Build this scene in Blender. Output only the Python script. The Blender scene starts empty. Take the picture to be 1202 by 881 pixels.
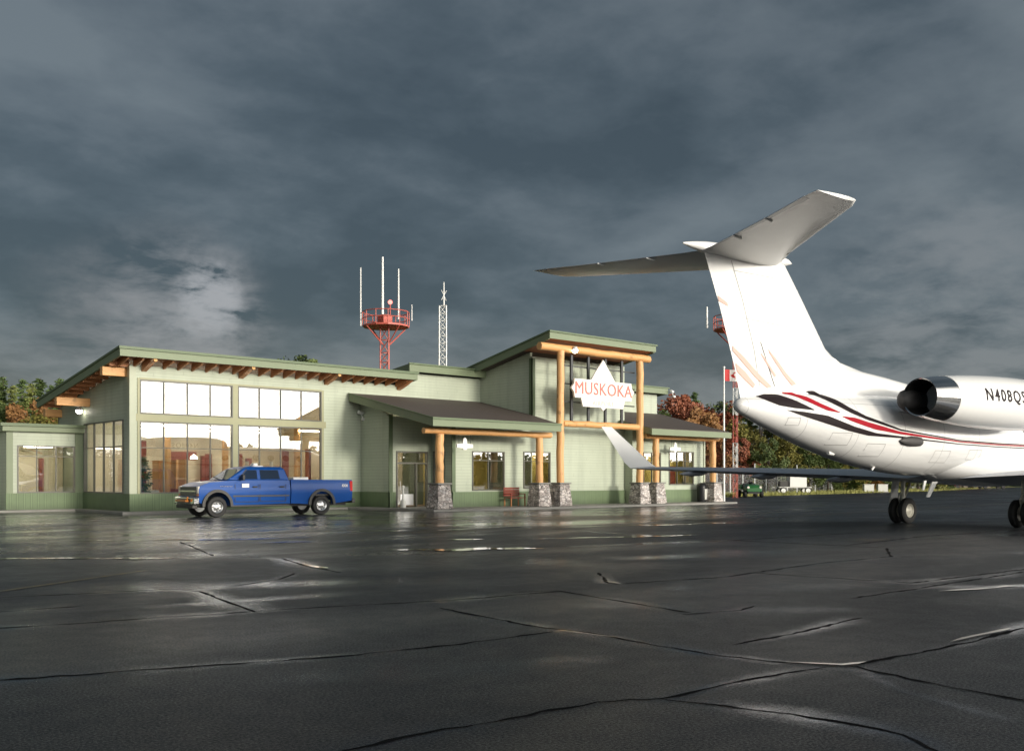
import bpy, bmesh, math, random
from mathutils import Vector, Matrix
R=math.radians
random.seed(7)
sc=bpy.context.scene
col=sc.collection
# ------------------------------------------------------------------ helpers
def tag(o,label=None,cat=None,group=None,kind=None):
    if label:o['label']=label
    if cat:o['category']=cat
    if group:o['group']=group
    if kind:o['kind']=kind
    return o
def empty(name,loc=(0,0,0),rz=0,label=None,cat=None,group=None):
    o=bpy.data.objects.new(name,None);col.objects.link(o);o.location=loc;o.rotation_euler=(0,0,rz)
    o.empty_display_size=.3
    return tag(o,label,cat,group)
class MB:
    def __init__(s): s.bm=bmesh.new()
    def face(s,pts):
        try: return s.bm.faces.new([s.bm.verts.new(p) for p in pts])
        except ValueError: return None
    def box(s,x0,x1,y0,y1,z0,z1):
        if x1<x0:x0,x1=x1,x0
        if y1<y0:y0,y1=y1,y0
        if z1<z0:z0,z1=z1,z0
        v=[s.bm.verts.new(p) for p in [(x0,y0,z0),(x1,y0,z0),(x1,y1,z0),(x0,y1,z0),(x0,y0,z1),(x1,y0,z1),(x1,y1,z1),(x0,y1,z1)]]
        for f in [(3,2,1,0),(4,5,6,7),(0,1,5,4),(1,2,6,5),(2,3,7,6),(3,0,4,7)]: s.bm.faces.new([v[i] for i in f])
        return s
    def prism(s,poly,axis,a,b):
        """poly: list of 2D pts, extruded along axis from a to b"""
        def P(p,t): return {'x':(t,p[0],p[1]),'y':(p[0],t,p[1]),'z':(p[0],p[1],t)}[axis]
        A=[s.bm.verts.new(P(p,a)) for p in poly];B=[s.bm.verts.new(P(p,b)) for p in poly]
        n=len(poly)
        s.bm.faces.new(A);s.bm.faces.new(B[::-1])
        for i in range(n): s.bm.faces.new([A[i],B[i],B[(i+1)%n],A[(i+1)%n]])
        return s
    def slab(s,quad,t):
        """quad of 3D points (top), thickness t downward"""
        A=[s.bm.verts.new(p) for p in quad];B=[s.bm.verts.new((p[0],p[1],p[2]-t)) for p in quad]
        n=len(quad)
        s.bm.faces.new(A);s.bm.faces.new(B[::-1])
        for i in range(n): s.bm.faces.new([A[i],B[i],B[(i+1)%n],A[(i+1)%n]])
        return s
    def tube(s,p0,p1,r0,r1=None,n=10,cap=True):
        if r1 is None:r1=r0
        p0=Vector(p0);p1=Vector(p1);d=(p1-p0)
        if d.length<1e-6:return s
        d.normalize();a=d.orthogonal().normalized();b=d.cross(a)
        A=[];B=[]
        for i in range(n):
            t=2*math.pi*i/n;o=a*math.cos(t)+b*math.sin(t)
            A.append(s.bm.verts.new(p0+o*r0));B.append(s.bm.verts.new(p1+o*r1))
        for i in range(n): s.bm.faces.new([A[i],A[(i+1)%n],B[(i+1)%n],B[i]])
        if cap: s.bm.faces.new(A[::-1]);s.bm.faces.new(B)
        return s
    def loft(s,rings,close=True,caps=True):
        vs=[[s.bm.verts.new(p) for p in r] for r in rings]
        n=len(rings[0])
        for a,b in zip(vs,vs[1:]):
            for i in range(n if close else n-1):
                j=(i+1)%n
                s.bm.faces.new([a[i],a[j],b[j],b[i]])
        if caps and close: s.bm.faces.new(vs[0][::-1]);s.bm.faces.new(vs[-1])
        return s
    def lathe(s,c,axis,prof,n=24,caps=True):
        """prof: list (t along axis, r)"""
        c=Vector(c);ax=Vector(axis).normalized();a=ax.orthogonal().normalized();b=ax.cross(a)
        rings=[[c+ax*t+(a*math.cos(2*math.pi*i/n)+b*math.sin(2*math.pi*i/n))*max(r,1e-4) for i in range(n)] for t,r in prof]
        return s.loft(rings,caps=caps)
    def each(s,name,mat,parent=None,**k):
        seen=set();fs=list(s.bm.faces);out=[]
        for v in list(s.bm.verts):
            if v in seen: continue
            st=[v];isl=[]
            while st:
                q=st.pop()
                if q in seen: continue
                seen.add(q);isl.append(q)
                for e in q.link_edges: st.append(e.other_vert(q))
            m=MB();mp={q:m.bm.verts.new(q.co) for q in isl};fset=set()
            for q in isl:
                for f in q.link_faces:
                    if f not in fset: fset.add(f);m.bm.faces.new([mp[w] for w in f.verts])
            out.append(m.build(name,mat,parent,**k))
        s.bm.free();return out
    def build(s,name,mat,parent=None,smooth=False,bevel=0,angle=40):
        bmesh.ops.recalc_face_normals(s.bm,faces=s.bm.faces)
        me=bpy.data.meshes.new(name);s.bm.to_mesh(me);s.bm.free()
        me.materials.append(mat)
        o=bpy.data.objects.new(name,me);col.objects.link(o)
        if smooth:
            for p in me.polygons:p.use_smooth=True
            me.set_sharp_from_angle(angle=R(angle))
        if bevel:
            m=o.modifiers.new('bevel','BEVEL');m.width=bevel;m.segments=2;m.limit_method='ANGLE';m.angle_limit=R(35)
        if parent: o.parent=parent
        return o
def copy_tree(o,parent=None):
    c=o.copy();col.objects.link(c)
    if parent:c.parent=parent
    for ch in list(o.children): copy_tree(ch,c)
    return c
# ------------------------------------------------------------------ materials
class NT:
    def __init__(s,name):
        s.m=bpy.data.materials.new(name);s.m.use_nodes=True;s.t=s.m.node_tree;s.n=s.t.nodes;s.l=s.t.links
        s.p=s.n['Principled BSDF'];s.out=s.n['Material Output']
    def add(s,t,**k):
        n=s.n.new(t)
        for a,b in k.items(): setattr(n,a,b)
        return n
    def inp(s,sock,v):
        if isinstance(v,bpy.types.NodeSocket): s.l.new(v,sock)
        else: sock.default_value=v
    def math(s,op,a,b=None,c=None,clamp=False):
        n=s.add('ShaderNodeMath',operation=op,use_clamp=clamp);s.inp(n.inputs[0],a)
        if b is not None:s.inp(n.inputs[1],b)
        if c is not None:s.inp(n.inputs[2],c)
        return n.outputs[0]
    def pos(s,obj=False):
        if obj: return s.add('ShaderNodeTexCoord').outputs['Object']
        return s.add('ShaderNodeNewGeometry').outputs['Position']
    def sep(s,v):
        n=s.add('ShaderNodeSeparateXYZ');s.l.new(v,n.inputs[0]);return n.outputs
    def map(s,v,scale=(1,1,1),loc=(0,0,0)):
        n=s.add('ShaderNodeMapping');s.l.new(v,n.inputs[0]);n.inputs['Scale'].default_value=scale;n.inputs['Location'].default_value=loc;return n.outputs[0]
    def noise(s,v,scale,detail=3,rough=.55,dist=0):
        n=s.add('ShaderNodeTexNoise');s.l.new(v,n.inputs['Vector']);n.inputs['Scale'].default_value=scale;n.inputs['Detail'].default_value=detail;n.inputs['Roughness'].default_value=rough;n.inputs['Distortion'].default_value=dist;return n.outputs['Fac']
    def ramp(s,f,stops):
        n=s.add('ShaderNodeValToRGB');s.l.new(f,n.inputs[0]);e=n.color_ramp.elements
        while len(e)<len(stops): e.new(.5)
        for el,(p,c) in zip(e,stops): el.position=p;el.color=(c,c,c,1) if isinstance(c,(int,float)) else (*c,1)
        return n.outputs[0]
    def mix(s,f,a,b,mode='MIX'):
        n=s.add('ShaderNodeMix',data_type='RGBA',blend_type=mode);s.inp(n.inputs[0],f)
        for i,v in ((6,a),(7,b)):
            if isinstance(v,tuple): v=(*v,1)
            s.inp(n.inputs[i],v)
        return n.outputs[2]
    def bump(s,h,strength=.3,dist=.02):
        n=s.add('ShaderNodeBump');s.l.new(h,n.inputs['Height']);n.inputs['Strength'].default_value=strength;n.inputs['Distance'].default_value=dist
        s.l.new(n.outputs[0],s.p.inputs['Normal']);return n
    def set(s,color=None,rough=None,metal=None,**k):
        if color is not None: s.inp(s.p.inputs['Base Color'],(*color,1) if isinstance(color,tuple) else color)
        if rough is not None: s.inp(s.p.inputs['Roughness'],rough)
        if metal is not None: s.inp(s.p.inputs['Metallic'],metal)
        for a,b in k.items(): s.inp(s.p.inputs[a.replace('_',' ')],b)
        return s.m
def dk(c,f): return tuple(x*f for x in c)
def plain(name,c,rough=.6,metal=0,var=.18,scale=3,bump=0,**k):
    t=NT(name);v=t.pos(True);n=t.noise(v,scale,5,.6)
    t.set(t.mix(n,dk(c,1-var),dk(c,1+var)),rough,metal,**k)
    if bump: t.bump(t.noise(v,scale*8,3),bump,.01)
    return t.m
def siding(name,c,course=.15,rough=.55):
    t=NT(name);P=t.pos();z=t.sep(P)[2]
    fr=t.math('FRACT',t.math('DIVIDE',z,course))
    edge=t.ramp(fr,[(0,.72),(.1,.93),(.2,1.0),(.94,1.0),(1,.8)])
    grime=t.noise(t.map(P,(.6,.6,.25)),1.5,5,.65)
    board=t.noise(t.map(P,(.35,.35,1/course)),1,1,.5)
    base=t.mix(grime,dk(c,.82),dk(c,1.14));base=t.mix(board,t.mix(.16,base,(.1,.11,.07)),base)
    row=t.math('FLOOR',t.math('DIVIDE',z,course));q_=t.sep(P);uu=t.math('ADD',t.math('DIVIDE',t.math('ADD',q_[0],q_[1]),3.6),t.math('FRACT',t.math('MULTIPLY',row,.618)))
    jt=t.ramp(t.math('FRACT',uu),[(0,.6),(.006,1)]);base=t.mix(1,base,jt,'MULTIPLY')
    runs=t.ramp(t.noise(t.map(P,(2.2,2.2,.12)),1,4,.6),[(.5,1),(.75,.86)]);base=t.mix(1,base,runs,'MULTIPLY')
    t.set(t.mix(1,base,edge,'MULTIPLY'),rough)
    t.bump(fr,.3,.012);return t.m
def batten(name,c,step=.3):
    t=NT(name);P=t.pos();s=t.sep(P)
    u=t.math('ADD',s[0],s[1]);fr=t.math('FRACT',t.math('DIVIDE',u,step))
    edge=t.ramp(fr,[(0,.45),(.08,1),(.2,1.15),(.28,1.0),(.33,.6),(.36,1),(1,1)])
    g=t.noise(P,1.3,5,.6)
    # splashed dirt toward the ground
    d=t.ramp(t.math('ADD',s[2],t.math('MULTIPLY',g,.25)),[(.15,.6),(.55,1)])
    cc=t.mix(1,t.mix(g,dk(c,.8),dk(c,1.2)),edge,'MULTIPLY')
    t.set(t.mix(1,cc,d,'MULTIPLY'),.6);return t.m
M={}
M['side']=siding('pale_siding',(.45,.50,.395))
M['trim']=plain('green_trim',(.165,.205,.12),.5,var=.12,scale=1)
M['dtrim']=plain('dark_green_trim',(.10,.14,.07),.5)
M['band']=plain('olive_band',(.30,.30,.18),.5,var=.1)
M['post_trim']=plain('corner_trim',(.38,.41,.31),.5,var=.08)
M['batten']=batten('batten_green',(.13,.185,.095))
M['frame']=plain('window_frame',(.10,.10,.08),.4,var=.1)
M['black']=plain('black_steel',(.015,.016,.018),.4)
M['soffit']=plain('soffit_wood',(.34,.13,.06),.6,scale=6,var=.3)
def wood(name,c,axis=0):
    t=NT(name);P=t.pos(True);sc_=[14,14,14];sc_[axis]=.8
    n=t.noise(t.map(P,tuple(sc_)),1,5,.6,.4);k=t.noise(P,2.3,2,.5)
    cc=t.mix(n,dk(c,.72),dk(c,1.25));cc=t.mix(t.ramp(k,[(.62,0),(.72,.8)]),cc,dk(c,.5))
    t.set(cc,.5);t.bump(t.math('ADD',n,t.math('MULTIPLY',k,.6)),.6,.02);return t.m
M['logx']=wood('log_orange_lying',(.66,.35,.135),0)
M['logz']=wood('log_orange_standing',(.66,.36,.145),2)
M['rafter']=wood('rafter_wood',(.50,.21,.085),1)
M['beam_end']=plain('beam_end',(.6,.33,.13),.5)
t=NT('shingles');P=t.pos();s=t.sep(P)
w=t.noise(t.map(P,(4,7,7)),1,4,.7);g=t.noise(P,.5,4,.6)
fr=t.math('FRACT',t.math('DIVIDE',s[1],.14))
cc=t.mix(w,(.06,.044,.037),(.13,.10,.085));cc=t.mix(t.math('MULTIPLY',g,.5),cc,(.05,.045,.04))
cc=t.mix(1,cc,t.ramp(fr,[(0,.55),(.2,1),(1,1)]),'MULTIPLY')
M['roof']=t.set(cc,.7)
t=NT('fieldstone');P=t.pos(True)
v=t.add('ShaderNodeTexVoronoi',feature='F1');t.l.new(t.map(P,(1,1,1.6)),v.inputs['Vector']);v.inputs['Scale'].default_value=5
v2=t.add('ShaderNodeTexVoronoi',feature='DISTANCE_TO_EDGE');t.l.new(t.map(P,(1,1,1.6)),v2.inputs['Vector']);v2.inputs['Scale'].default_value=5
hue=t.sep(v.outputs['Color'])[0]
cc=t.ramp(hue,[(0,(.27,.235,.225)),(.35,(.46,.41,.38)),(.65,(.68,.62,.59)),(1,(.42,.40,.39))])
cc=t.mix(1,cc,t.ramp(t.noise(P,22,3),[(.2,.7),(.8,1.2)]),'MULTIPLY')
cc=t.mix(t.ramp(v2.outputs['Distance'],[(.02,1),(.07,0)]),cc,(.055,.05,.048))
t.bump(v2.outputs['Distance'],.8,.05);M['stone']=t.set(cc,.8)
# reflective coated glass
def glass(name,refl,tint=(.75,.78,.76)):
    t=NT(name);t.n.remove(t.p)
    a=t.add('ShaderNodeBsdfTransparent');a.inputs[0].default_value=(*tint,1)
    b=t.add('ShaderNodeBsdfGlossy');b.inputs['Roughness'].default_value=.0;b.inputs[0].default_value=(.97,.97,1,1)
    lw=t.add('ShaderNodeLayerWeight');lw.inputs[0].default_value=.5
    f=t.math('ADD',t.math('MULTIPLY',t.math('POWER',lw.outputs['Facing'],5.0),1-refl),refl,clamp=True)
    bp=t.add('ShaderNodeBump');bp.inputs['Strength'].default_value=.03;bp.inputs['Distance'].default_value=.02
    t.l.new(t.noise(t.pos(),.9,2),bp.inputs['Height']);t.l.new(bp.outputs[0],b.inputs['Normal'])
    m=t.add('ShaderNodeMixShader');t.l.new(f,m.inputs[0]);t.l.new(a.outputs[0],m.inputs[1]);t.l.new(b.outputs[0],m.inputs[2]);t.l.new(m.outputs[0],t.out.inputs[0])
    return t.m
M['glass']=glass('coated_glass',.20,(.86,.88,.86))
M['carglass']=glass('car_glass',.01,(.35,.42,.37))
M['wall_in']=plain('interior_wall',(.80,.70,.54),.8,var=.08)
M['yellow']=plain('yellow_interior_wall',(.62,.48,.14),.8,var=.08)
M['floor_in']=plain('interior_floor',(.2,.15,.1),.5)
M['redwood']=plain('red_wood_panel',(.26,.055,.035),.5,var=.3)
M['white']=plain('white_paint',(.8,.8,.78),.4,var=.03)
M['dirtywhite']=plain('offwhite_metal',(.6,.6,.56),.5,var=.1)
M['conc']=plain('concrete',(.22,.215,.2),.7,var=.25,scale=2)
M['red']=plain('red_paint',(.45,.03,.025),.45,var=.15)
M['towerred']=plain('faded_red_steel',(.48,.10,.07),.5,var=.2)
M['towerwhite']=plain('white_steel',(.75,.75,.73),.4,var=.06)
M['galv']=plain('galvanised',(.6,.61,.6),.5,.1)
M['silver']=plain('silver',(.7,.7,.7),.28,.9,var=.06)
M['tyre']=plain('tyre_rubber',(.012,.012,.012),.7)
def emis(name,c,s):
    t=NT(name);t.set((0,0,0),.5,Emission_Color=(*c,1),Emission_Strength=s);return t.m
M['lamp']=emis('lit_lamp',(1,.93,.78),14)
M['redlamp']=emis('red_beacon',(1,.22,.18),3.2)
M['fill_lamp']=emis('interior_fill_lamp',(1,.86,.66),30)  # glow for lamps added indoors to brighten the rooms behind the glass
# ------------------------------------------------------------------ camera
camd=bpy.data.cameras.new('camera');cam=bpy.data.objects.new('camera',camd);col.objects.link(cam);sc.camera=cam
FY=math.atan2(-.6715292727,.7409780266)
cam.location=(-16.7164,-43.0238,1.5);cam.rotation_euler=(R(90),0,FY)
camd.sensor_width=36;camd.lens=36*1170/1202;camd.shift_y=(562-440.5)/1202;camd.clip_end=6000;camd.clip_start=.1
sc.render.resolution_x=1024;sc.render.resolution_y=750
sc.view_settings.view_transform='Standard';sc.view_settings.look='None';sc.view_settings.exposure=0
# ------------------------------------------------------------------ world + sun
SAZ=R(6);SEL=R(9);GAZ=R(20)
sdir=Vector((math.sin(SAZ)*math.cos(SEL),-math.cos(SAZ)*math.cos(SEL),math.sin(SEL)))
sd=bpy.data.lights.new('sun','SUN');so=bpy.data.objects.new('sun',sd);col.objects.link(so)
sd.energy=2.8;sd.angle=R(9);sd.color=(1,.92,.79)
so.rotation_euler=sdir.to_track_quat('Z','Y').to_euler();so.location=(20,-60,40)
W=bpy.data.worlds.new('World');sc.world=W;W.use_nodes=True
class WT(NT):
    def __init__(s,w): s.t=w.node_tree;s.n=s.t.nodes;s.l=s.t.links
t=WT(W)
bg=t.n['Background'];wo=t.n['World Output']
sky=t.add('ShaderNodeTexSky',sky_type='NISHITA',sun_disc=False,sun_elevation=SEL,sun_rotation=math.pi-SAZ)
d=t.add('ShaderNodeTexCoord').outputs['Generated']
sx,sy,sz=t.sep(d)
h=t.math('MAXIMUM',sz,0.0)
den=t.math('ADD',h,.24)
cx=t.add('ShaderNodeCombineXYZ');t.l.new(t.math('DIVIDE',sx,den),cx.inputs[0]);t.l.new(t.math('DIVIDE',sy,den),cx.inputs[1]);t.l.new(t.math('MULTIPLY',sz,1.2),cx.inputs[2])
cp=cx.outputs[0]
n1=t.noise(t.map(cp,(1.55,1.55,1.55),(5.3,2.2,0)),1,6,.46,.45)
n2=t.noise(t.map(cp,(6,6,6),(0.3,4.2,0)),1,6,.58,.15)
n=t.math('ADD',t.math('MULTIPLY',n1,.74),t.math('MULTIPLY',n2,.26))
cl=t.ramp(n,[(.40,(.044,.062,.078)),(.47,(.066,.088,.107)),(.53,(.096,.120,.141)),(.64,(.138,.166,.187))])
# brighter murk low over the horizon
def pdir(px,py):
    k=(px-601)/1170;return (k*.740978+.671529,-k*.671529+.740978,(562-py)/1170)
lft=t.add('ShaderNodeVectorMath',operation='DOT_PRODUCT');t.l.new(d,lft.inputs[0]);lft.inputs[1].default_value=Vector(pdir(60,420)).normalized()
lowf=t.math('MULTIPLY',t.ramp(sz,[(.02,1),(.16,0)]),t.ramp(n2,[(.3,.35),(.65,.95)]))
lowf=t.math('MULTIPLY',lowf,t.ramp(lft.outputs['Value'],[(.75,.45),(.97,1.0)]))
cl=t.mix(lowf,cl,(.235,.235,.24))
nz=t.add('ShaderNodeTexNoise');t.l.new(d,nz.inputs['Vector']);nz.inputs['Scale'].default_value=11;nz.inputs['Detail'].default_value=5;nz.inputs['Roughness'].default_value=.6
vs=t.add('ShaderNodeVectorMath',operation='MULTIPLY_ADD');t.l.new(nz.outputs['Color'],vs.inputs[0]);vs.inputs[1].default_value=(.10,.10,.05);vs.inputs[2].default_value=(-.05,-.05,-.025)
va=t.add('ShaderNodeVectorMath',operation='ADD');t.l.new(d,va.inputs[0]);t.l.new(vs.outputs[0],va.inputs[1]);vn=t.add('ShaderNodeVectorMath',operation='NORMALIZE');t.l.new(va.outputs[0],vn.inputs[0]);dd_=vn.outputs[0]
# a torn, brighter gap in the cloud low on the left
def blob(dirv,c0,c1):
    v=t.add('ShaderNodeVectorMath',operation='DOT_PRODUCT');t.l.new(dd_,v.inputs[0]);v.inputs[1].default_value=Vector(dirv).normalized()
    mr=t.add('ShaderNodeMapRange',interpolation_type='SMOOTHSTEP');t.l.new(v.outputs['Value'],mr.inputs[0]);mr.inputs[1].default_value=c0;mr.inputs[2].default_value=c1;return mr.outputs[0]
def gap(px,py,r,col_,lo=.42,hi=.6,amt=1):
    global cl
    rr=math.cos(r);f=t.math('MULTIPLY',blob(pdir(px,py),rr,1-(1-rr)*.08),t.ramp(n2,[(lo,0),(hi,amt)]))
    cl=t.mix(f,cl,col_)
gap(238,352,.042,(.56,.57,.60),.34,.52)
gap(225,372,.085,(.27,.275,.29),.34,.6,.8)
gap(190,395,.13,(.22,.22,.23),.33,.6,.6)
gap(1130,385,.15,(.20,.215,.23),.38,.62,.7)
# bright sky behind the camera, under the cloud deck
gv=t.add('ShaderNodeVectorMath',operation='DOT_PRODUCT');t.l.new(d,gv.inputs[0]);gv.inputs[1].default_value=Vector((math.sin(GAZ),-math.cos(GAZ),.12)).normalized()
gl=t.ramp(gv.outputs['Value'],[(.35,0),(.8,1)]);ge=t.ramp(sz,[(.30,1),(.55,0)])
gf=t.math('MULTIPLY',gl,ge)
cl=t.mix(gf,cl,(5.0,4.8,4.4))
t.l.new(sky.outputs[0],bg.inputs[0]);bg.inputs[1].default_value=.012
b2=t.add('ShaderNodeBackground');t.l.new(cl,b2.inputs[0]);b2.inputs[1].default_value=1.0
ad=t.add('ShaderNodeAddShader');t.l.new(bg.outputs[0],ad.inputs[0]);t.l.new(b2.outputs[0],ad.inputs[1]);t.l.new(ad.outputs[0],wo.inputs[0])
# ------------------------------------------------------------------ ground
t=NT('grass_ground');P=t.pos();a=t.noise(P,.12,5,.6);b=t.noise(P,6,4,.7)
cc=t.mix(a,(.21,.215,.06),(.30,.265,.10));cc=t.mix(t.math('MULTIPLY',b,.5),cc,(.13,.17,.045))
t.bump(b,.6,.1);M['grass']=t.set(cc,.9)
g=MB();g.face([(-1500,-1500,-.03),(2500,-1500,-.03),(2500,2500,-.03),(-1500,2500,-.03)])
tag(g.build('ground',M['grass']),kind='structure')
t=NT('wet_asphalt');P=t.pos();s=t.sep(P)
fine=t.noise(P,48,3,.8);mid=t.noise(P,3.5,5,.6);big=t.noise(t.map(P,(.10,.22,1)),1,5,.55,.3)
streak=t.noise(t.map(P,(.12,.7,1),(9.3,5.1,0)),1,6,.6,.25)
# more standing water toward the building
near=t.math('ADD',t.ramp(t.math('MULTIPLY_ADD',s[1],1/30,1.1),[(.0,0),(.25,.25),(.62,1)]),0)
wet=t.math('ADD',t.math('MULTIPLY',big,.55),t.math('MULTIPLY',streak,.45))
xf=t.ramp(t.math('MULTIPLY_ADD',s[0],1/80,.4),[(.55,1),(.95,0)])
near=t.math('MULTIPLY',near,xf)
wet=t.math('ADD',wet,t.math('MULTIPLY',near,.12))
pud=t.math('MULTIPLY',t.ramp(wet,[(.57,0),(.66,1)]),t.ramp(near,[(.1,0),(.7,1)]))
sheen=t.ramp(t.noise(t.map(P,(.16,.34,1),(7,3,0)),1,4,.5,.5),[(.42,0),(.62,1)])
col_=t.mix(mid,(.0115,.0155,.0200),(.022,.0275,.0330));col_=t.mix(t.ramp(fine,[(.50,.0),(.66,1)]),col_,(.11,.112,.115))
col_=t.mix(t.ramp(fine,[(.3,.75),(.42,0)]),col_,(.006,.006,.007))
damp=t.ramp(big,[(.35,0),(.65,1)])
col_=t.mix(t.math('MULTIPLY',damp,.5),col_,(.012,.012,.014))
col_=t.mix(pud,col_,(.010,.011,.013))
ro=t.math('ADD',t.math('MULTIPLY',mid,.22),.36)
ro=t.math('SUBTRACT',ro,t.math('MULTIPLY',near,.13))
ro=t.math('SUBTRACT',ro,t.math('MULTIPLY',sheen,.13))
rm=t.add('ShaderNodeMix',data_type='FLOAT');t.l.new(pud,rm.inputs[0]);t.l.new(ro,rm.inputs[2]);rm.inputs[3].default_value=.045
t.set(col_,rm.outputs[0]);t.inp(t.p.inputs['Specular IOR Level'],t.math('ADD',.22,t.math('MULTIPLY',t.math('MAXIMUM',pud,t.math('MULTIPLY',near,.7)),.3)))
sp_=t.p.inputs['Specular IOR Level'].links[0].from_socket
t.inp(t.p.inputs['Specular IOR Level'],t.math('MULTIPLY',sp_,t.ramp(fine,[(.40,.15),(.62,1)])))
t.p.inputs['Specular Tint'].default_value=(.86,.94,1,1)
bp=t.bump(fine,1.0,.03)
bs=t.math('MULTIPLY_ADD',pud,-.5,.55);t.l.new(bs,bp.inputs['Strength'])
bp2=t.add('ShaderNodeBump');t.l.new(t.noise(P,.8,3,.5),bp2.inputs['Height']);bp2.inputs['Strength'].default_value=.25;bp2.inputs['Distance'].default_value=.03
t.l.new(bp2.outputs[0],bp.inputs['Normal'])
M['asph']=t.m
g=MB();g.face([(-250,-140,0),(400,-140,0),(400,95,0),(188,34,0),(107,14.2,0),(71,9,0),(53,6.6,0),(40,4,0),(36,12,0),(-12,12,0),(-12,8.5,0),(-250,8.5,0)])
tag(g.build('apron',M['asph']),kind='structure')
# cracks in the asphalt
CR=[
[(-13.04,-29.31),(-12.19,-29.58),(-11.04,-29.81),(-10.87,-30.38),(-11.16,-31.83),(-11.31,-32.74)],
[(-15.2,-31.7),(-13.8,-32.13),(-13.04,-32.34),(-12.26,-32.44),(-11.76,-32.62),(-11.27,-32.68),(-10.61,-32.87),(-9.92,-33.07),(-9.1,-33.36),(-7.2,-33.6)],
[(-15.8,-34.5),(-14.55,-34.95),(-13.42,-35.35),(-12.12,-35.8),(-11.08,-35.99),(-9.83,-36.03)],
[(-6.6,-20.0),(-7.09,-21.77),(-7.96,-24.65),(-7.28,-26.11),(-7.79,-27.89),(-8.03,-29.36)],
[(-10.95,-30.03),(-10.14,-30.03),(-9.22,-29.58),(-8.57,-28.88)],
[(-9.54,-33.84),(-9.64,-34.64),(-9.73,-35.82),(-9.62,-36.3),(-9.7,-36.92),(-9.72,-37.52),(-9.72,-37.98),(-9.59,-38.47),(-9.39,-38.85)],
[(-9.39,-38.85),(-9.19,-38.93),(-8.56,-38.98),(-7.56,-39.05),(-6.16,-39.05),(-3,-39.2),(3,-39.0)],
[(-16.2,-38.2),(-13.94,-38.32),(-13.14,-38.32),(-12.53,-38.39),(-11.8,-38.44),(-11.36,-38.67),(-10.68,-38.67),(-9.99,-38.73),(-9.39,-38.85)],
[(-11.4,-38.66),(-11.25,-39.08),(-11.12,-39.51),(-11.08,-39.9),(-11.09,-40.23),(-11.5,-40.8),(-11.6,-43)],
[(-9.31,-38.85),(-9.52,-39.71),(-9.61,-40.35),(-9.73,-40.89),(-9.8,-42.5)],
[(-7.86,-33.24),(-7.26,-33.51),(-7.49,-34.71),(-7.72,-36.09)],
[(-5.97,-33.51),(-4.06,-33.9),(-0.78,-33.54),(1.66,-33.65),(3.86,-32.43)],
[(-4.98,-32.13),(-5.96,-33.2),(-6.1,-33.54)],
[(-7.91,-36.11),(-7.12,-36.34),(-6.69,-36.22)],
[(-9.2,-37.69),(-8.23,-37.7),(-6.89,-37.58),(-6.68,-37.59)],
[(-3.18,-33.76),(-2.78,-36.24),(0.7,-36.47),(5,-36.6)],
[(-5.13,-36.61),(-3.83,-36.63),(0.22,-36.65)],
[(-3.6,-26.37),(-0.2,-27.63),(3.65,-28.59),(9,-28.9)],
[(-13.6,-30.8),(-12.6,-30.9)],
[(-20,-22.6),(-11.3,-22.8),(-8.6,-24.9)],
[(4,-31.4),(9,-30.9),(16,-31.6),(24,-30.8)],[(3.9,-32.4),(3.6,-27),(4.4,-21),(3.8,-14)],
]
PUD=[([(-12.6,-21.9),(-11.3,-22.75),(-10.2,-23.6),(-9.3,-24.3),(-8.5,-24.95)],.20),([(-8.4,-17.8),(-5.6,-19.9),(-3.2,-20.8)],.28),
([(.4,-24.9),(2.6,-25.9),(5.0,-26.6)],.16),([(5.0,-21.0),(8.4,-22.2),(12.2,-23.0)],.24),([(-4.6,-25.6),(-3.2,-26.6),(-1.8,-27.6)],.42),([(-.9,-18.6),(.6,-19.6),(2.2,-20.4)],.30),([(-5.6,-21.6),(-4.2,-22.4)],.26),([(4.4,-12.6),(6.0,-13.6),(7.6,-14.4)],.30),([(-2.2,-23.2),(-.6,-24.2)],.22),([(-7.7,-27.6),(-7.8,-28.6)],.07),
([(-9.75,-36.0),(-9.65,-36.9)],.035),([(-9.6,-38.5),(-9.35,-38.86),(-9.1,-38.93)],.03),([(-7.6,-38.95),(-6.3,-38.98)],.04),([(-3.6,-37.0),(-2.0,-37.5)],.14),([(-5.9,-33.1),(-6.0,-33.5)],.05)]
rnd=random.Random(3)
cm=MB()
for c in CR:
    pts=[Vector((p[0],p[1],0)) for p in c]
    L=[pts[0]]
    for a,b in zip(pts,pts[1:]):
        n_=max(2,int((b-a).length/.12))
        for i in range(1,n_+1):
            q=a.lerp(b,i/n_)
            if i<n_: q=q+Vector((rnd.uniform(-1,1),rnd.uniform(-1,1),0))*.022
            L.append(q)
    prev=None
    for i,q in enumerate(L):
        tn=(L[min(i+1,len(L)-1)]-L[max(i-1,0)]).normalized();nn=Vector((-tn.y,tn.x,0))
        dist=(q-Vector((-16.7,-43,0))).length
        w=(rnd.uniform(.003,.020)+.0008*dist)*(.35+.9*abs(math.sin(i*.37+c[0][0])))
        if i in (0,len(L)-1): w*=.3
        A=cm.bm.verts.new(q+nn*w+Vector((0,0,.004)));B=cm.bm.verts.new(q-nn*w+Vector((0,0,.004)))
        if prev: cm.bm.faces.new([prev[0],prev[1],B,A])
        prev=(A,B)
M['crack']=plain('tar_crack',(.004,.004,.005),.9,var=.4,scale=10,Specular_IOR_Level=.05)
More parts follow.
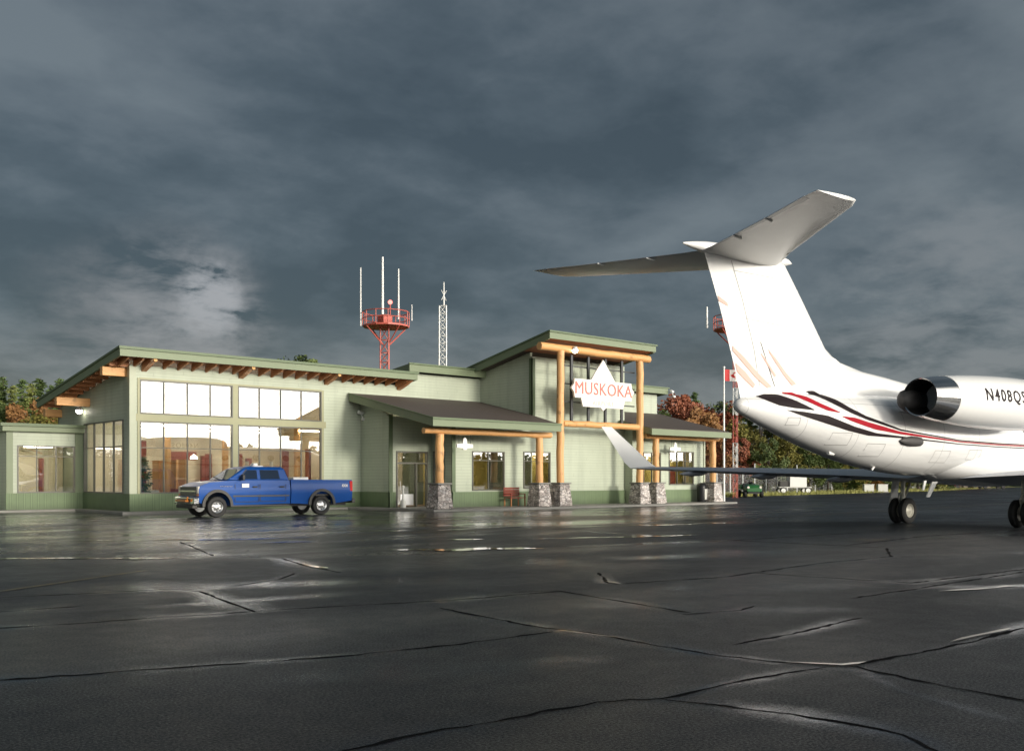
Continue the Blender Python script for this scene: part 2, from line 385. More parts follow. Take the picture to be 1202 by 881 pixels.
# damp margins: a thin film of water that fades out from each joint
wm=MB();cl_layer=wm.bm.loops.layers.float_color.new('film')
def film(c,w,seed,amp):
    r_=random.Random(seed);pts=[Vector((*p,0)) for p in c];L=[pts[0]]
    for a,b in zip(pts,pts[1:]):
        n_=max(2,int((b-a).length/.15))
        for i in range(1,n_+1): L.append(a.lerp(b,i/n_))
    ph=[r_.uniform(0,6.28) for _ in range(4)];prev=None;PR=(-1,-.55,-.12,.12,.55,1);AL=(0,.35,1,1,.35,0)
    for i,q in enumerate(L):
        f_=i/max(1,len(L)-1);tn=(L[min(i+1,len(L)-1)]-L[max(i-1,0)]).normalized();nn=Vector((-tn.y,tn.x,0))
        a_=amp*min(1,f_*5,(1-f_)*5)*max(0,.5+.35*math.sin(i*.13+ph[0])+.3*math.sin(i*.37+ph[1]));ww=w*(1+.35*math.sin(i*.21+ph[2]))
        row=[(wm.bm.verts.new(q+nn*ww*k+Vector((0,0,.0015+.00002*seed))),a_*al) for k,al in zip(PR,AL)]
        if prev:
            for k in range(5):
                vs_=[prev[k],row[k],row[k+1],prev[k+1]];f=wm.bm.faces.new([v[0] for v in vs_])
                for lp,v in zip(f.loops,vs_): lp[cl_layer]=(v[1],v[1],v[1],1)
        prev=row
for k,c in enumerate(CR): film(c,.16+.012*abs(c[0][1]+43),k,.75)
for k,(c,w,a_) in enumerate([([(-16,-28.4),(-12,-29),(-9,-30.6),(-7,-31.6)],.9,.55),([(-6,-29.5),(-1,-31),(4,-31.8)],1.0,.6),([(-13.2,-36.2),(-11.6,-37),(-10.4,-37.4)],.4,.45),([(-8.2,-34.8),(-6.8,-36.6),(-5.6,-37.6)],.45,.6),([(1.2,-33.2),(3.2,-34.3),(5.6,-35.6),(8,-36.6)],.5,.8),([(-6.2,-34.2),(-4.2,-35.6),(-2.0,-36.2)],.55,.8),([(-3.4,-36.4),(-2.4,-37.3),(-1.0,-37.9)],.35,1.0),([(5,-30.2),(9,-31.8),(14,-33)],.7,.8),([(-9.6,-34.6),(-9.7,-35.8),(-9.9,-36.8)],.16,.9),([(-14,-31.2),(-11.5,-31.6),(-9,-32)],.35,.6),([(-10.3,-40.6),(-9.9,-39.6),(-9.4,-39.0)],.16,.8)]): film(c,w,60+k,a_)
t=NT('water_film');t.n.remove(t.p);at_=t.add('ShaderNodeVertexColor',layer_name='film')
gl_=t.add('ShaderNodeBsdfGlossy');gl_.inputs[0].default_value=(.9,.93,1,1);gl_.inputs['Roughness'].default_value=.16
tr_=t.add('ShaderNodeBsdfTransparent');fr_=t.add('ShaderNodeFresnel');fr_.inputs[0].default_value=1.33
P=t.pos();bp=t.add('ShaderNodeBump');bp.inputs['Strength'].default_value=.35;bp.inputs['Distance'].default_value=.006;t.l.new(t.noise(P,30,3,.6),bp.inputs['Height']);t.l.new(bp.outputs[0],gl_.inputs['Normal'])
f_=t.math('MULTIPLY',t.sep(at_.outputs[0])[0],t.math('MULTIPLY',fr_.outputs[0],1.5),clamp=True);f_=t.math('MULTIPLY',f_,t.ramp(t.noise(P,5,4,.6),[(.3,.25),(.6,1)]))
mx=t.add('ShaderNodeMixShader');t.l.new(f_,mx.inputs[0]);t.l.new(tr_.outputs[0],mx.inputs[1]);t.l.new(gl_.outputs[0],mx.inputs[2]);t.l.new(mx.outputs[0],t.out.inputs[0])
tag(wm.build('water_film',t.m),kind='structure')
tag(cm.build('asphalt_cracks',M['crack']),kind='structure')
# shallow rain water standing in the joints
def puddle(c,w,seed,bm_):
    r_=random.Random(seed);pts=[Vector((*p,0)) for p in c];L=[pts[0]]
    for a,b in zip(pts,pts[1:]):
        n_=max(2,int((b-a).length/.15))
        for i in range(1,n_+1): L.append(a.lerp(b,i/n_))
    ph=[r_.uniform(0,6.28) for _ in range(6)];prev=None
    for i,q in enumerate(L):
        f_=i/(len(L)-1);tn=(L[min(i+1,len(L)-1)]-L[max(i-1,0)]).normalized();nn=Vector((-tn.y,tn.x,0))
        env=min(1,f_*6,(1-f_)*6)
        a_=w*env*max(.04,.5+.5*math.sin(i*.31+ph[0])+.35*math.sin(i*.83+ph[1]))+.004;b_=w*env*max(.04,.5+.5*math.sin(i*.27+ph[2])+.35*math.sin(i*.71+ph[3]))+.004
        A=bm_.bm.verts.new(q+nn*a_+Vector((0,0,.012)));B=bm_.bm.verts.new(q-nn*b_+Vector((0,0,.012)))
        if prev: bm_.bm.faces.new([prev[0],prev[1],B,A])
        prev=(A,B)
pm=MB()
for k,(c,w) in enumerate(PUD): puddle(c,w,40+k,pm)
t=NT('rain_water');t.set((.006,.007,.008),.10);t.bump(t.noise(t.pos(),2.2,3),.06,.01);M['water']=t.m
tag(pm.build('rain_puddles',M['water']),kind='structure')
# faded painted lines
t=NT('faded_yellow_paint');P=t.pos();n_=t.noise(P,9,5,.7)
t.set(t.mix(t.ramp(n_,[(.35,0),(.62,1)]),(.20,.14,.03),(.04,.038,.033)),.45);M['ypaint']=t.m
g=MB()
def line(pts,w,z=.008):
    for a,b in zip(pts,pts[1:]):
        a=Vector((*a,z));b=Vector((*b,z));n_=(b-a).normalized();n_=Vector((-n_.y,n_.x,0))*w/2
        g.face([a+n_,a-n_,b-n_,b+n_])
line([(-16,-30.6),(-12.85,-28.59),(-10.2,-26.9)],.10)
line([(-2.24,-20.25),(10.2,-21.87),(25.97,-20.2),(46.11,-18.29),(80,-14)],.15)
tag(g.build('apron_paint',M['ypaint']),kind='structure')
# raised pavement round the terminal
g=MB()
g.prism([(-14,5.0),(-3.9,5.0),(-3.9,5.2),(-.55,5.2),(-.55,-.55),(10.6,-.7),(11.2,-3.4),(11.2,-6.9),(20.9,-7.3),(34.6,-7.0),(35.2,-5.5),(37,12.2),(-14,12.2)],'z',-.2,.1)
tag(g.build('pavement',M['conc'],bevel=.02),kind='structure')
# ------------------------------------------------------------------ terminal building
T=empty('airport_terminal',(0,0,0),0,'pale green airport terminal with stepped shed roofs and orange log porch posts','airport terminal')
def wallbox(mb,axis,p0,p1,a0,a1,z0,z1,holes=()):
    A=sorted({a0,a1,*[h[0] for h in holes],*[h[1] for h in holes]});Z=sorted({z0,z1,*[h[2] for h in holes],*[h[3] for h in holes]})
    for i in range(len(A)-1):
        for j in range(len(Z)-1):
            ca=(A[i]+A[i+1])/2;cz=(Z[j]+Z[j+1])/2
            if any(h[0]<ca<h[1] and h[2]<cz<h[3] for h in holes): continue
            if axis=='x': mb.box(A[i],A[i+1],p0,p1,Z[j],Z[j+1])
            else: mb.box(p0,p1,A[i],A[i+1],Z[j],Z[j+1])
B0=.1;BT=.86
def window(axis,plane,a0,a1,z0,z1,cols,rows=(),out=-1,fw=.06,mw=.035,mat='frame'):
    """axis: direction the window runs; out: outward sign on the other axis; cols: number of panes"""
    o=MB()
    def bx(u0,u1,w0,w1,d0,d1):
        if axis=='x': o.box(u0,u1,plane+out*d0,plane+out*d1,w0,w1)
        else: o.box(plane+out*d0,plane+out*d1,u0,u1,w0,w1)
    bx(a0,a0+fw,z0,z1,-.10,.045);bx(a1-fw,a1,z0,z1,-.10,.045)
    bx(a0+fw,a1-fw,z1-fw,z1,-.10,.043);bx(a0+fw,a1-fw,z0,z0+fw,-.10,.06)
    w=o.build('window',M[mat],T)
    m=MB();o=m
    for i in range(1,cols):
        c=a0+(a1-a0)*i/cols;bx(c-mw/2,c+mw/2,z0+fw,z1-fw,-.07,.02)
    for r in rows:
        for i in range(cols):
            c0=a0+(a1-a0)*i/cols+(mw/2 if i else fw);c1=a0+(a1-a0)*(i+1)/cols-(mw/2 if i<cols-1 else fw)
            bx(c0,c1,r-mw/2,r+mw/2,-.07,.016)
    if cols>1 or rows: m.each('mullion',M[mat],w)
    o=MB();bx(a0+fw,a1-fw,z0+fw,z1-fw,-.035,-.029);o.build('pane',M['glass'],w)
    return w
# main hall front wall with its two glazed bays
H=[(.4,4.76,4.34,5.84),(5.01,9.5,4.34,5.84),(.4,4.76,.86,4.03),(5.01,9.5,.86,4.03)]
m=MB();wallbox(m,'x',0,.16,.16,11.8,B0,6.45,H);wallbox(m,'x',0,.16,11.8,35.4,B0,6.45);wallbox(m,'x',0,.16,14.6,35.4,6.45,7.15)
m.build('wall',M['side'],T)
for h_ in H[:2]: window('x',0,h_[0],h_[1],h_[2],h_[3],4)
window('x',0,*H[2][:2],.86,4.03,4,(2.87,));window('x',0,*H[3][:2],.86,4.03,4,(2.87,))
m=MB();m.box(.16,9.74,-.045,-.002,4.03,4.34);m.box(4.76,5.01,-.042,-.002,.86,4.03);m.box(4.76,5.01,-.042,-.002,4.34,5.84)
m.box(.3,.4,-.04,-.002,.86,4.03);m.box(.3,.4,-.04,-.002,4.34,5.9);m.box(9.5,9.62,-.04,-.002,.86,4.03);m.box(9.5,9.62,-.04,-.002,4.34,5.9);m.box(.4,9.5,-.04,-.002,5.84,5.92)
m.build('window_surround',M['band'],T)
m=MB();m.box(-.06,.22,-.06,.0,BT,6.4);m.box(-.06,-.0,0,.2,BT,6.4);m.build('corner_trim',M['post_trim'],T)
# left end wall (slopes with the roof), its window
m=MB();hz=[(.77,5.6,.86,4.12)]
wallbox(m,'y',0,.16,0,9.3,B0,4.9,hz)
m.prism([(0,4.9),(9.3,4.9),(9.3,5.05),(0,6.45)],'x',0.0,.16)
m.build('wall',M['side'],T)
window('y',0,.77,5.6,.86,4.12,4,(2.95,),out=-1)
# low wing at the left
m=MB();wallbox(m,'x',5.74,5.9,-3.37,-.001,B0,3.72,[(-2.94,-.39,.86,3.05)]);m.build('wall',M['side'],T)
window('x',5.74,-2.94,-.39,.86,3.05,3,(2.55,))
m=MB();wallbox(m,'y',-3.37,-3.21,5.9,7.6,B0,3.72);wallbox(m,'x',7.6,7.76,-11,-3.37,B0,3.72,[(-6.6,-3.9,.86,3.0)]);wallbox(m,'y',-11,-10.84,7.76,12,B0,3.72);m.build('wall',M['side'],T)
window('x',7.6,-6.6,-3.9,.86,3.0,3,(2.5,))
m=MB();m.box(-3.62,-.02,5.5,11.6,3.66,4.0);m.box(-11.2,-3.62,7.35,11.6,3.66,4.0);m.build('fascia',M['trim'],T,bevel=.02)
m=MB();m.box(-3.72,-.02,5.4,5.498,3.9,4.04);m.build('gutter',M['dtrim'],T)
m=MB();m.box(-3.4,-3.12,5.70,5.74,BT,3.66);m.box(-.39,-.03,5.70,5.74,BT,3.66);m.each('corner_trim',M['trim'],T)
m=MB();m.tube((-3.55,7.45,.15),(-3.55,7.45,3.66),.05);m.build('downspout',M['white'],T,True)
# base cladding
m=MB()
def basex(x0,x1,y): m.box(x0,x1,y-.05,y-.003,B0,BT)
def basey(y0,y1,x): m.box(x-.05,x-.003,y0,y1,B0,BT)
basex(-.05,11.75,0);basey(.0,5.7,0);basex(-3.42,-.05,5.74);basex(-11,-3.42,7.6)
basey(-2.60,-.06,11.8);basex(11.75,12.15,-2.55);basex(14.23,14.34,-2.55);basey(-4.33,-2.62,14.39);basex(14.34,27.3,-4.28)
basex(27.32,34.05,-4.9)
m.build('base_cladding',M['batten'],T)
# left porch wing
m=MB()
m.prism([(0,B0),(-2.39,B0),(-2.39,4.72),(0,5.48)],'x',11.8,11.96)      # side wall
wallbox(m,'x',-2.55,-2.39,11.8,14.39,B0,4.6,[(12.2,14.17,B0,2.9)])
wallbox(m,'y',14.39,14.55,-4.12,-2.55,B0,4.3,[(-3.65,-2.75,1.3,2.92)])
wallbox(m,'x',-4.28,-4.12,14.39,19.84,B0,4.35,[(15.66,17.86,.92,2.92),(19.2,19.80,1.0,2.96)])
m.build('wall',M['side'],T)
window('x',-4.28,15.66,17.86,.92,2.92,2,(2.45,));window('y',14.39,-3.65,-2.75,1.3,2.92,1,(2.45,),out=-1)
# the window behind the posts continues past the tower corner
m=MB();wallbox(m,'x',-4.28,-4.12,19.84,27.26,B0,8.05,[(19.84,21.2,1.0,2.96)]);m.build('wall',M['side'],T)
window('x',-4.28,19.2,21.2,1.0,2.96,2,(2.45,))
m=MB()
m.box(11.76,11.98,-2.60,-2.551,BT,4.7)
m.box(14.34,14.56,-4.33,-4.281,BT,4.2)
m.each('corner_trim',M['dtrim'],T)
m=MB();m.box(19.79,20.02,-4.33,-4.281,4.2,7.95);m.box(19.79,19.839,-4.33,-4.1,4.9,7.95);m.build('corner_trim',M['dtrim'],T)
# entrance door
m=MB();m.box(12.2,12.28,-2.6,-2.4,B0,2.9);m.box(14.09,14.17,-2.6,-2.4,B0,2.9);m.box(12.28,14.09,-2.6,-2.4,2.82,2.9);m.box(12.28,14.09,-2.59,-2.42,2.26,2.34);m.box(13.42,13.49,-2.59,-2.42,B0,2.26)
dr=m.build('entrance_door',M['frame'],T)
m=MB();m.box(12.28,13.42,-2.5,-2.49,B0+.1,2.26);m.box(13.49,14.09,-2.5,-2.49,B0+.1,2.26);m.box(12.28,14.09,-2.5,-2.49,2.34,2.82);m.build('pane',M['glass'],dr)
m=MB();m.tube((12.42,-2.62,.95),(12.42,-2.62,1.4),.018);m.tube((12.42,-2.62,1.0),(12.42,-2.56,1.0),.012);m.tube((12.42,-2.62,1.35),(12.42,-2.56,1.35),.012);m.build('handle',M['silver'],dr)
m=MB();m.box(12.5,13.3,-2.515,-2.505,.2,.75);m.build('kick_plate',M['silver'],dr)
# roofs -------------------------------------------------------
def zmain(y): return 7.0-.149*(y+1.3)
m=MB();m.slab([(-.85,-1.25,zmain(-1.25)+.02),(14.5,-1.25,zmain(-1.25)+.02),(14.5,9.5,zmain(9.5)+.02),(-.85,9.5,zmain(9.5)+.02)],.14)
rf=m.build('roof',M['roof'],T)
m=MB()
m.slab([(-.95,-1.33,zmain(-1.3)),(14.45,-1.33,zmain(-1.3)),(14.45,-1.255,zmain(-1.3)),(-.95,-1.255,zmain(-1.3))],.36)
m.slab([(-.95,-1.255,zmain(-1.25)),(-.86,-1.255,zmain(-1.25)),(-.86,9.55,zmain(9.55)),(-.95,9.55,zmain(9.55))],.36)
m.slab([(14.37,-1.25,zmain(-1.25)-.0),(14.45,-1.25,zmain(-1.25)),(14.45,0,zmain(0)),(14.37,0,zmain(0))],.36)
m.build('fascia',M['trim'],rf)
m=MB();m.box(-1.0,14.5,-1.40,-1.335,zmain(-1.3)-.06,zmain(-1.3)+.05);m.slab([(-1.0,-1.33,zmain(-1.33)+.05),(-.93,-1.33,zmain(-1.33)+.05),(-.93,9.6,zmain(9.6)+.05),(-1.0,9.6,zmain(9.6)+.05)],.09);m.build('drip_edge',M['dtrim'],rf)
m=MB();m.slab([(-.85,-1.25,zmain(-1.25)-.135),(14.36,-1.25,zmain(-1.25)-.135),(14.36,-.0,zmain(0)-.135),(-.85,-.0,zmain(0)-.135)],.03)
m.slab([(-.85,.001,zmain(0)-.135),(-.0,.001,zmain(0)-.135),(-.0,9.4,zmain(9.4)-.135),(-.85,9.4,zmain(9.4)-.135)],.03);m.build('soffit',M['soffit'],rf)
x=-.5;k=0
while x<14.2:
    big_=any(abs(x-b)<.36 for b in (.59,5.17,9.77))
    if not big_:
        m=MB();w=.045
        m.prism([(-1.22,zmain(-1.22)-.17),(0,zmain(0)-.17),(0,zmain(0)-.46),(-.95,zmain(-.95)-.40),(-1.22,zmain(-1.22)-.3)],'x',x-w,x+w);m.build('rafter',M['rafter'],T)
    x+=.66
for bx_ in (.59,5.17,9.77,14.2):
    m=MB();m.prism([(-1.24,zmain(-1.24)-.17),(0,zmain(0)-.17),(0,zmain(0)-.62),(-.6,zmain(-.6)-.52),(-1.24,zmain(-1.24)-.34)],'x',bx_-.11,bx_+.11);b_=m.build('roof_beam',M['rafter'],T)
    if bx_<14: m=MB();m.box(bx_-.1,bx_+.1,-1.255,-1.242,zmain(-1.24)-.47,zmain(-1.24)-.2) if False else m.tube((bx_,-1.20,zmain(-1.2)-.42),(bx_,-1.26,zmain(-1.2)-.40),.085,n=8);m.build('beam_cap',M['beam_end'],b_)
for (yy,z1,xl) in ((.54,6.33,-1.05),(5.0,5.27,-1.5),(8.9,4.95,-.8)):
    m=MB();m.box(xl,.0,yy-.16,yy+.16,z1-.38,z1);m.build('purlin',M['logx'],T,bevel=.02)
m=MB()
for yy in [i*.8+.2 for i in range(12)]:
    m.box(-.84,-.0,yy-.04,yy+.04,zmain(yy)-.42,zmain(yy)-.17)
m.each('lookout',M['rafter'],T)
# second, higher roof block
def z2(y): return 7.58-.12*(y+.5)
m=MB();m.slab([(14.6,-.45,z2(-.45)+.02),(35.85,-.45,z2(-.45)+.02),(35.85,9.5,z2(9.5)+.02),(14.6,9.5,z2(9.5)+.02)],.3);rf=m.build('roof',M['roof'],T)
m=MB()
m.box(14.52,35.93,-.53,-.455,z2(-.5)-.40,z2(-.5));m.slab([(14.51,-.45,z2(-.45)),(14.595,-.45,z2(-.45)),(14.595,9.5,z2(9.5)),(14.51,9.5,z2(9.5))],.4);m.slab([(35.855,-.45,z2(-.45)),(35.93,-.45,z2(-.45)),(35.93,9.5,z2(9.5)),(35.855,9.5,z2(9.5))],.4)
m.build('fascia',M['trim'],rf)
m=MB();m.box(14.45,36.0,-.6,-.535,z2(-.5)-.03,z2(-.5)+.05);m.build('drip_edge',M['dtrim'],rf)
m=MB();wallbox(m,'y',35.24,35.4,.16,9.3,B0,6.6);wallbox(m,'x',9.2,9.36,-0,35.4,B0,5.2);m.build('wall',M['side'],T)
# left porch roof
def zp(y): return 5.83+.2214*y
m=MB();m.slab([(11.12,-6.95,zp(-6.95)+.03),(19.2,-6.95,zp(-6.95)+.03),(19.84,-4.28,zp(-4.28)+.03),(19.84,0,zp(0)+.03),(11.12,0,zp(0)+.03)],.12);rf=m.build('roof',M['roof'],T)
m=MB();m.slab([(11.05,-7.04,zp(-7)),(19.3,-7.04,zp(-7)),(19.3,-6.955,zp(-7)),(11.05,-6.955,zp(-7))],.36);m.slab([(11.04,-6.95,zp(-6.95)),(11.115,-6.95,zp(-6.95)),(11.115,-.1,zp(-.1)),(11.04,-.1,zp(-.1))],.36);m.build('fascia',M['trim'],rf)
m=MB();m.slab([(11.0,-7.04,zp(-7.04)+.055),(11.06,-7.04,zp(-7.04)+.055),(11.06,-.1,zp(-.1)+.055),(11.0,-.1,zp(-.1)+.055)],.08);m.box(11.0,19.3,-7.1,-7.045,zp(-7)-.05,zp(-7)+.045);m.build('drip_edge',M['dtrim'],rf)
m=MB();m.slab([(11.12,-6.95,zp(-6.95)-.16),(19.3,-6.95,zp(-6.95)-.16),(19.3,-4.3,zp(-4.3)-.16),(11.12,-4.3,zp(-4.3)-.16)],.04);m.slab([(11.12,-4.29,zp(-4.29)-.16),(14.38,-4.29,zp(-4.29)-.16),(14.38,-2.56,zp(-2.56)-.16),(11.12,-2.56,zp(-2.56)-.16)],.04);m.build('soffit',M['post_trim'],rf)
# right porch roof (hipped at its right end)
def zr(y): return 5.85+.223*y
m=MB();m.slab([(26.75,-6.75,zr(-6.75)+.03),(34.1,-6.75,zr(-6.75)+.03),(35.6,-.1,zr(-.1)+.03),(27.3,-.1,zr(-.1)+.03),(27.3,-4.28,zr(-4.28)+.03),(26.75,-4.35,zr(-4.35)+.03)],.12);rf=m.build('roof',M['roof'],T)
m=MB();m.slab([(26.68,-6.84,zr(-6.8)),(34.2,-6.84,zr(-6.8)),(34.2,-6.755,zr(-6.8)),(26.68,-6.755,zr(-6.8))],.34);m.slab([(26.67,-6.75,zr(-6.75)),(26.745,-6.75,zr(-6.75)),(26.745,-4.36,zr(-4.36)),(26.67,-4.36,zr(-4.36))],.34)
m.slab([(34.11,-6.75,zr(-6.75)),(34.19,-6.75,zr(-6.75)),(35.69,-.1,zr(-.1)),(35.61,-.1,zr(-.1))],.34);m.build('fascia',M['trim'],rf)
m=MB();m.slab([(26.76,-6.74,zr(-6.74)-.16),(34.08,-6.74,zr(-6.74)-.16),(34.08,-4.92,zr(-4.92)-.16),(26.76,-4.92,zr(-4.92)-.16)],.04);m.build('soffit',M['post_trim'],rf)
m=MB();m.box(27.262,27.42,-4.74,-4.05,B0,4.5);wallbox(m,'x',-4.9,-4.74,27.26,34.05,B0,4.55,[(30.57,32.97,1.15,3.18),(28.2,29.8,1.15,3.08)]);wallbox(m,'y',33.89,34.05,-4.74,0,B0,4.6);m.build('wall',M['side'],T)
window('x',-4.9,30.57,32.97,1.15,3.18,3,(2.0,2.6));window('x',-4.9,28.2,29.8,1.15,3.08,2,(2.5,))
m=MB();m.box(33.97,34.1,-4.95,-4.901,BT,4.4);m.build('corner_trim',M['post_trim'],T)
# tower side wall and roof
def zt(y): return 9.08-.209*(y+6.5)
m=MB();m.prism([(-4.12,B0),(2.6,B0),(2.6,zt(2.6)-.3),(-4.12,zt(-4.12)-.3)],'x',19.84,20.0);m.prism([(-4.12,B0),(2.6,B0),(2.6,zt(2.6)-.3),(-4.12,zt(-4.12)-.3)],'x',27.1,27.26);m.prism([(20.0,4),(27.1,4),(27.1,zt(2.4)-.3),(20,zt(2.4)-.3)],'y',2.4,2.6);m.build('wall',M['side'],T)
m=MB();m.slab([(19.08,-6.42,zt(-6.42)+.02),(27.32,-6.42,zt(-6.42)+.02),(27.32,2.8,zt(2.8)+.02),(19.08,2.8,zt(2.8)+.02)],.3);rf=m.build('roof',M['roof'],T)
XR=27.0
m=MB();m.slab([(18.98,-6.52,zt(-6.5)),(27.42,-6.52,zt(-6.5)),(27.42,-6.425,zt(-6.5)),(18.98,-6.425,zt(-6.5))],.37)
m.slab([(18.98,-6.42,zt(-6.42)),(19.075,-6.42,zt(-6.42)),(19.075,2.85,zt(2.85)),(18.98,2.85,zt(2.85))],.40);m.slab([(27.325,-6.42,zt(-6.42)),(27.42,-6.42,zt(-6.42)),(27.42,2.85,zt(2.85)),(27.325,2.85,zt(2.85))],.40)
m.build('fascia',M['trim'],rf)
m=MB();m.box(18.92,27.48,-6.59,-6.525,zt(-6.5)-.04,zt(-6.5)+.045);m.slab([(18.92,-6.52,zt(-6.5)+.05),(18.977,-6.52,zt(-6.5)+.05),(18.977,2.9,zt(2.9)+.05),(18.92,2.9,zt(2.9)+.05)],.09);m.build('drip_edge',M['dtrim'],rf)
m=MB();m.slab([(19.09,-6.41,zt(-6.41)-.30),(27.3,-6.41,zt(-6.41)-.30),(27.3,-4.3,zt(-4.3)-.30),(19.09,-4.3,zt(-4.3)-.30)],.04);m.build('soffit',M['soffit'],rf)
# log posts on stone bases
def log(mb,p0,p1,r,seg=9,wob=.02,n=14):
    p0=Vector(p0);p1=Vector(p1);ax=(p1-p0).normalized();a=ax.orthogonal().normalized();b=ax.cross(a);rings=[]
    for i in range(seg+1):
        q=p0.lerp(p1,i/seg)+a*random.uniform(-wob,wob)+b*random.uniform(-wob,wob);rr=r*random.uniform(.95,1.06)
        rings.append([q+(a*math.cos(2*math.pi*j/n)+b*math.sin(2*math.pi*j/n))*rr for j in range(n)])
    mb.loft(rings)
for (x,y,zt_,r) in ((12.2,-6.05,3.62,.20),(18.72,-6.02,3.62,.19),(20.1,-6.15,8.2,.20),(26.5,-6.1,8.15,.20),(28.15,-5.9,3.83,.19),(33.6,-5.9,3.83,.19)):
    m=MB();log(m,(x,y,1.3),(x,y,zt_),r);p_=m.build('log_post',M['logz'],T,True)
    m=MB();b0,b1=.47,.36;m.loft([[(x+sx_*b,y+sy_*b,z) for sx_,sy_ in ((-1,-1),(1,-1),(1,1),(-1,1))] for b,z in ((b0,.1),(b1,1.24))]);m.build('stone_base',M['stone'],p_,bevel=.04)
    m=MB();m.box(x-.42,x+.42,y-.42,y+.42,1.243,1.32);m.build('stone_cap',M['conc'],p_,bevel=.015)
m=MB();log(m,(11.25,-6.05,3.76),(19.5,-6.05,3.76),.15,14,.012);m.build('log_beam',M['logx'],T,True)
m=MB();log(m,(27.2,-5.9,3.96),(34.15,-5.9,3.96),.15,14,.012);m.build('log_beam',M['logx'],T,True)
m=MB();log(m,(18.62,-6.12,8.32),(27.25,-6.12,8.32),.20,14,.012);m.build('log_beam',M['logx'],T,True)
m=MB();log(m,(20.3,-6.12,4.42),(26.3,-6.12,4.42),.17,12,.012);m.build('log_beam',M['logx'],T,True)
# steel grid behind the sign
m=MB()
for x in (21.15,22.45,23.8,25.15): m.box(x-.075,x+.075,-5.98,-5.88,4.55,8.08)
for z in (7.5,6.55,5.6): m.box(20.28,26.32,-5.87,-5.82,z-.03,z+.03)
m.build('steel_grid',M['black'],T)
# lamps and cameras fixed to the walls
def wlamp(x,y,z,r=.12):
    m=MB();m.tube((x,y,z+r*.2),(x,y,z+r*1.3),r*1.1,r*.7,n=12);h_=m.build('wall_lamp',M['galv'],T,True)
    m=MB();bmesh.ops.create_uvsphere(m.bm,u_segments=14,v_segments=8,radius=r,matrix=Matrix.Translation((x,y,z)));m.build('bulb',M['lamp'],h_,True)
wlamp(-.25,5.6,4.72,.15);wlamp(20.95,-6.40,8.26,.15)
for (x,y,z) in ((11.65,-.25,4.85),(36.1,-.7,7.35)):
    m=MB();m.tube((x,y+.25,z),(x,y,z),.03);h_=m.build('security_camera',M['white'],T)
    m=MB();m.tube((x-.16,y-.05,z+.05),(x+.12,y,z),.09,n=10);m.tube((x+.05,y-.05,z-.28),(x+.25,y-.05,z-.34),.08,n=10);m.tube((x,y,z),(x+.12,y-.03,z-.28),.02);m.build('camera_housing',M['white'],h_,True)
# interior
m=MB();m.box(.2,11.7,.2,9.1,.13,.16);m.box(-3.1,.0,5.95,9.1,.13,.16);m.box(14.6,33.8,-4.0,9,.13,.16);m.box(12,14.3,-2.35,-.05,.13,.16);m.build('floor',M['floor_in'],T)
m=MB();m.box(.2,11.7,6.6,6.7,.16,5.5);m.box(11.2,11.3,.3,6.6,.16,5.9);m.box(-3.2,-.05,8.5,8.6,.16,3.6);m.box(.2,11.6,.3,6.5,5.35,5.4) if False else None;m.box(14.6,33.8,.2,.3,.2,5.5);m.box(12,14.3,-.2,-.1,.16,4.5);m.box(-10.8,-3.3,10.5,10.6,.16,3.6);m.build('interior_wall',M['wall_in'],T)
m=MB();m.box(14.7,19.0,-1.6,-1.5,.16,4.1);m.box(19.2,24.5,-2.9,-2.8,.16,4.1);m.box(27.5,33.8,-3.4,-3.3,.16,4.1);m.build('interior_wall',M['yellow'],T)
for x,y in ((2.5,2.0),(9.0,1.5),(6.6,4.5)):
    m=MB();m.tube((x,y,.16),(x,y,5.3),.16,n=12);m.build('interior_column',M['logz'],T,True)
m=MB()
for x0,x1,y,z1 in ((1.5,2.0,3.2,3.3),(4.4,4.7,2.0,2.7),(7.0,7.3,4,2.8),(9.2,9.45,.9,3.0),(3.4,3.9,5.3,2.4),(8.2,8.5,5.3,2.6)): m.box(x0,x1,y,y+.15,.16,z1)
m.box(28.0,29.5,-3.6,-3.5,.16,1.5);m.box(32.2,32.7,-3.7,-3.6,.16,2.3);m.box(20.0,20.5,-3.2,-3.1,.16,2.2);m.box(7.9,8.2,.9,1.05,.16,2.9);m.box(6.0,6.4,5.9,6.1,.16,2.7);m.box(-2.9,-2.6,8.3,8.45,.16,2.5);m.box(-1.2,-1.0,8.3,8.45,.16,2.5);m.box(2.8,4.2,2.6,2.75,2.4,2.8)
m.build('partition_panel',M['redwood'],T)
m=MB();m.box(3.1,3.9,3.2,3.3,.16,2.3);m.box(7.2,8.6,3.2,3.5,1.9,1.98);m.box(7.2,8.6,3.2,3.5,1.45,1.53);m.box(7.2,8.6,3.2,3.5,1.0,1.08);m.box(7.2,7.25,3.2,3.5,.16,2.4);m.box(8.55,8.6,3.2,3.5,.16,2.4);m.box(1.3,1.9,1.5,2.0,.16,1.0);m.build('shelving',M['dirtywhite'],T)
m=MB()
for a in (1.2,2.2,3.2,4.2): m.box(3.0,3.1,a,a+.75,.16,2.4)
m.each('wood_door',M['logz'],T)
m=MB();m.box(2.6,5.2,1.4,2.0,.16,1.05);m.box(15.9,17.6,-3.6,-3.1,.9,.96);m.build('counter',M['redwood'],T)
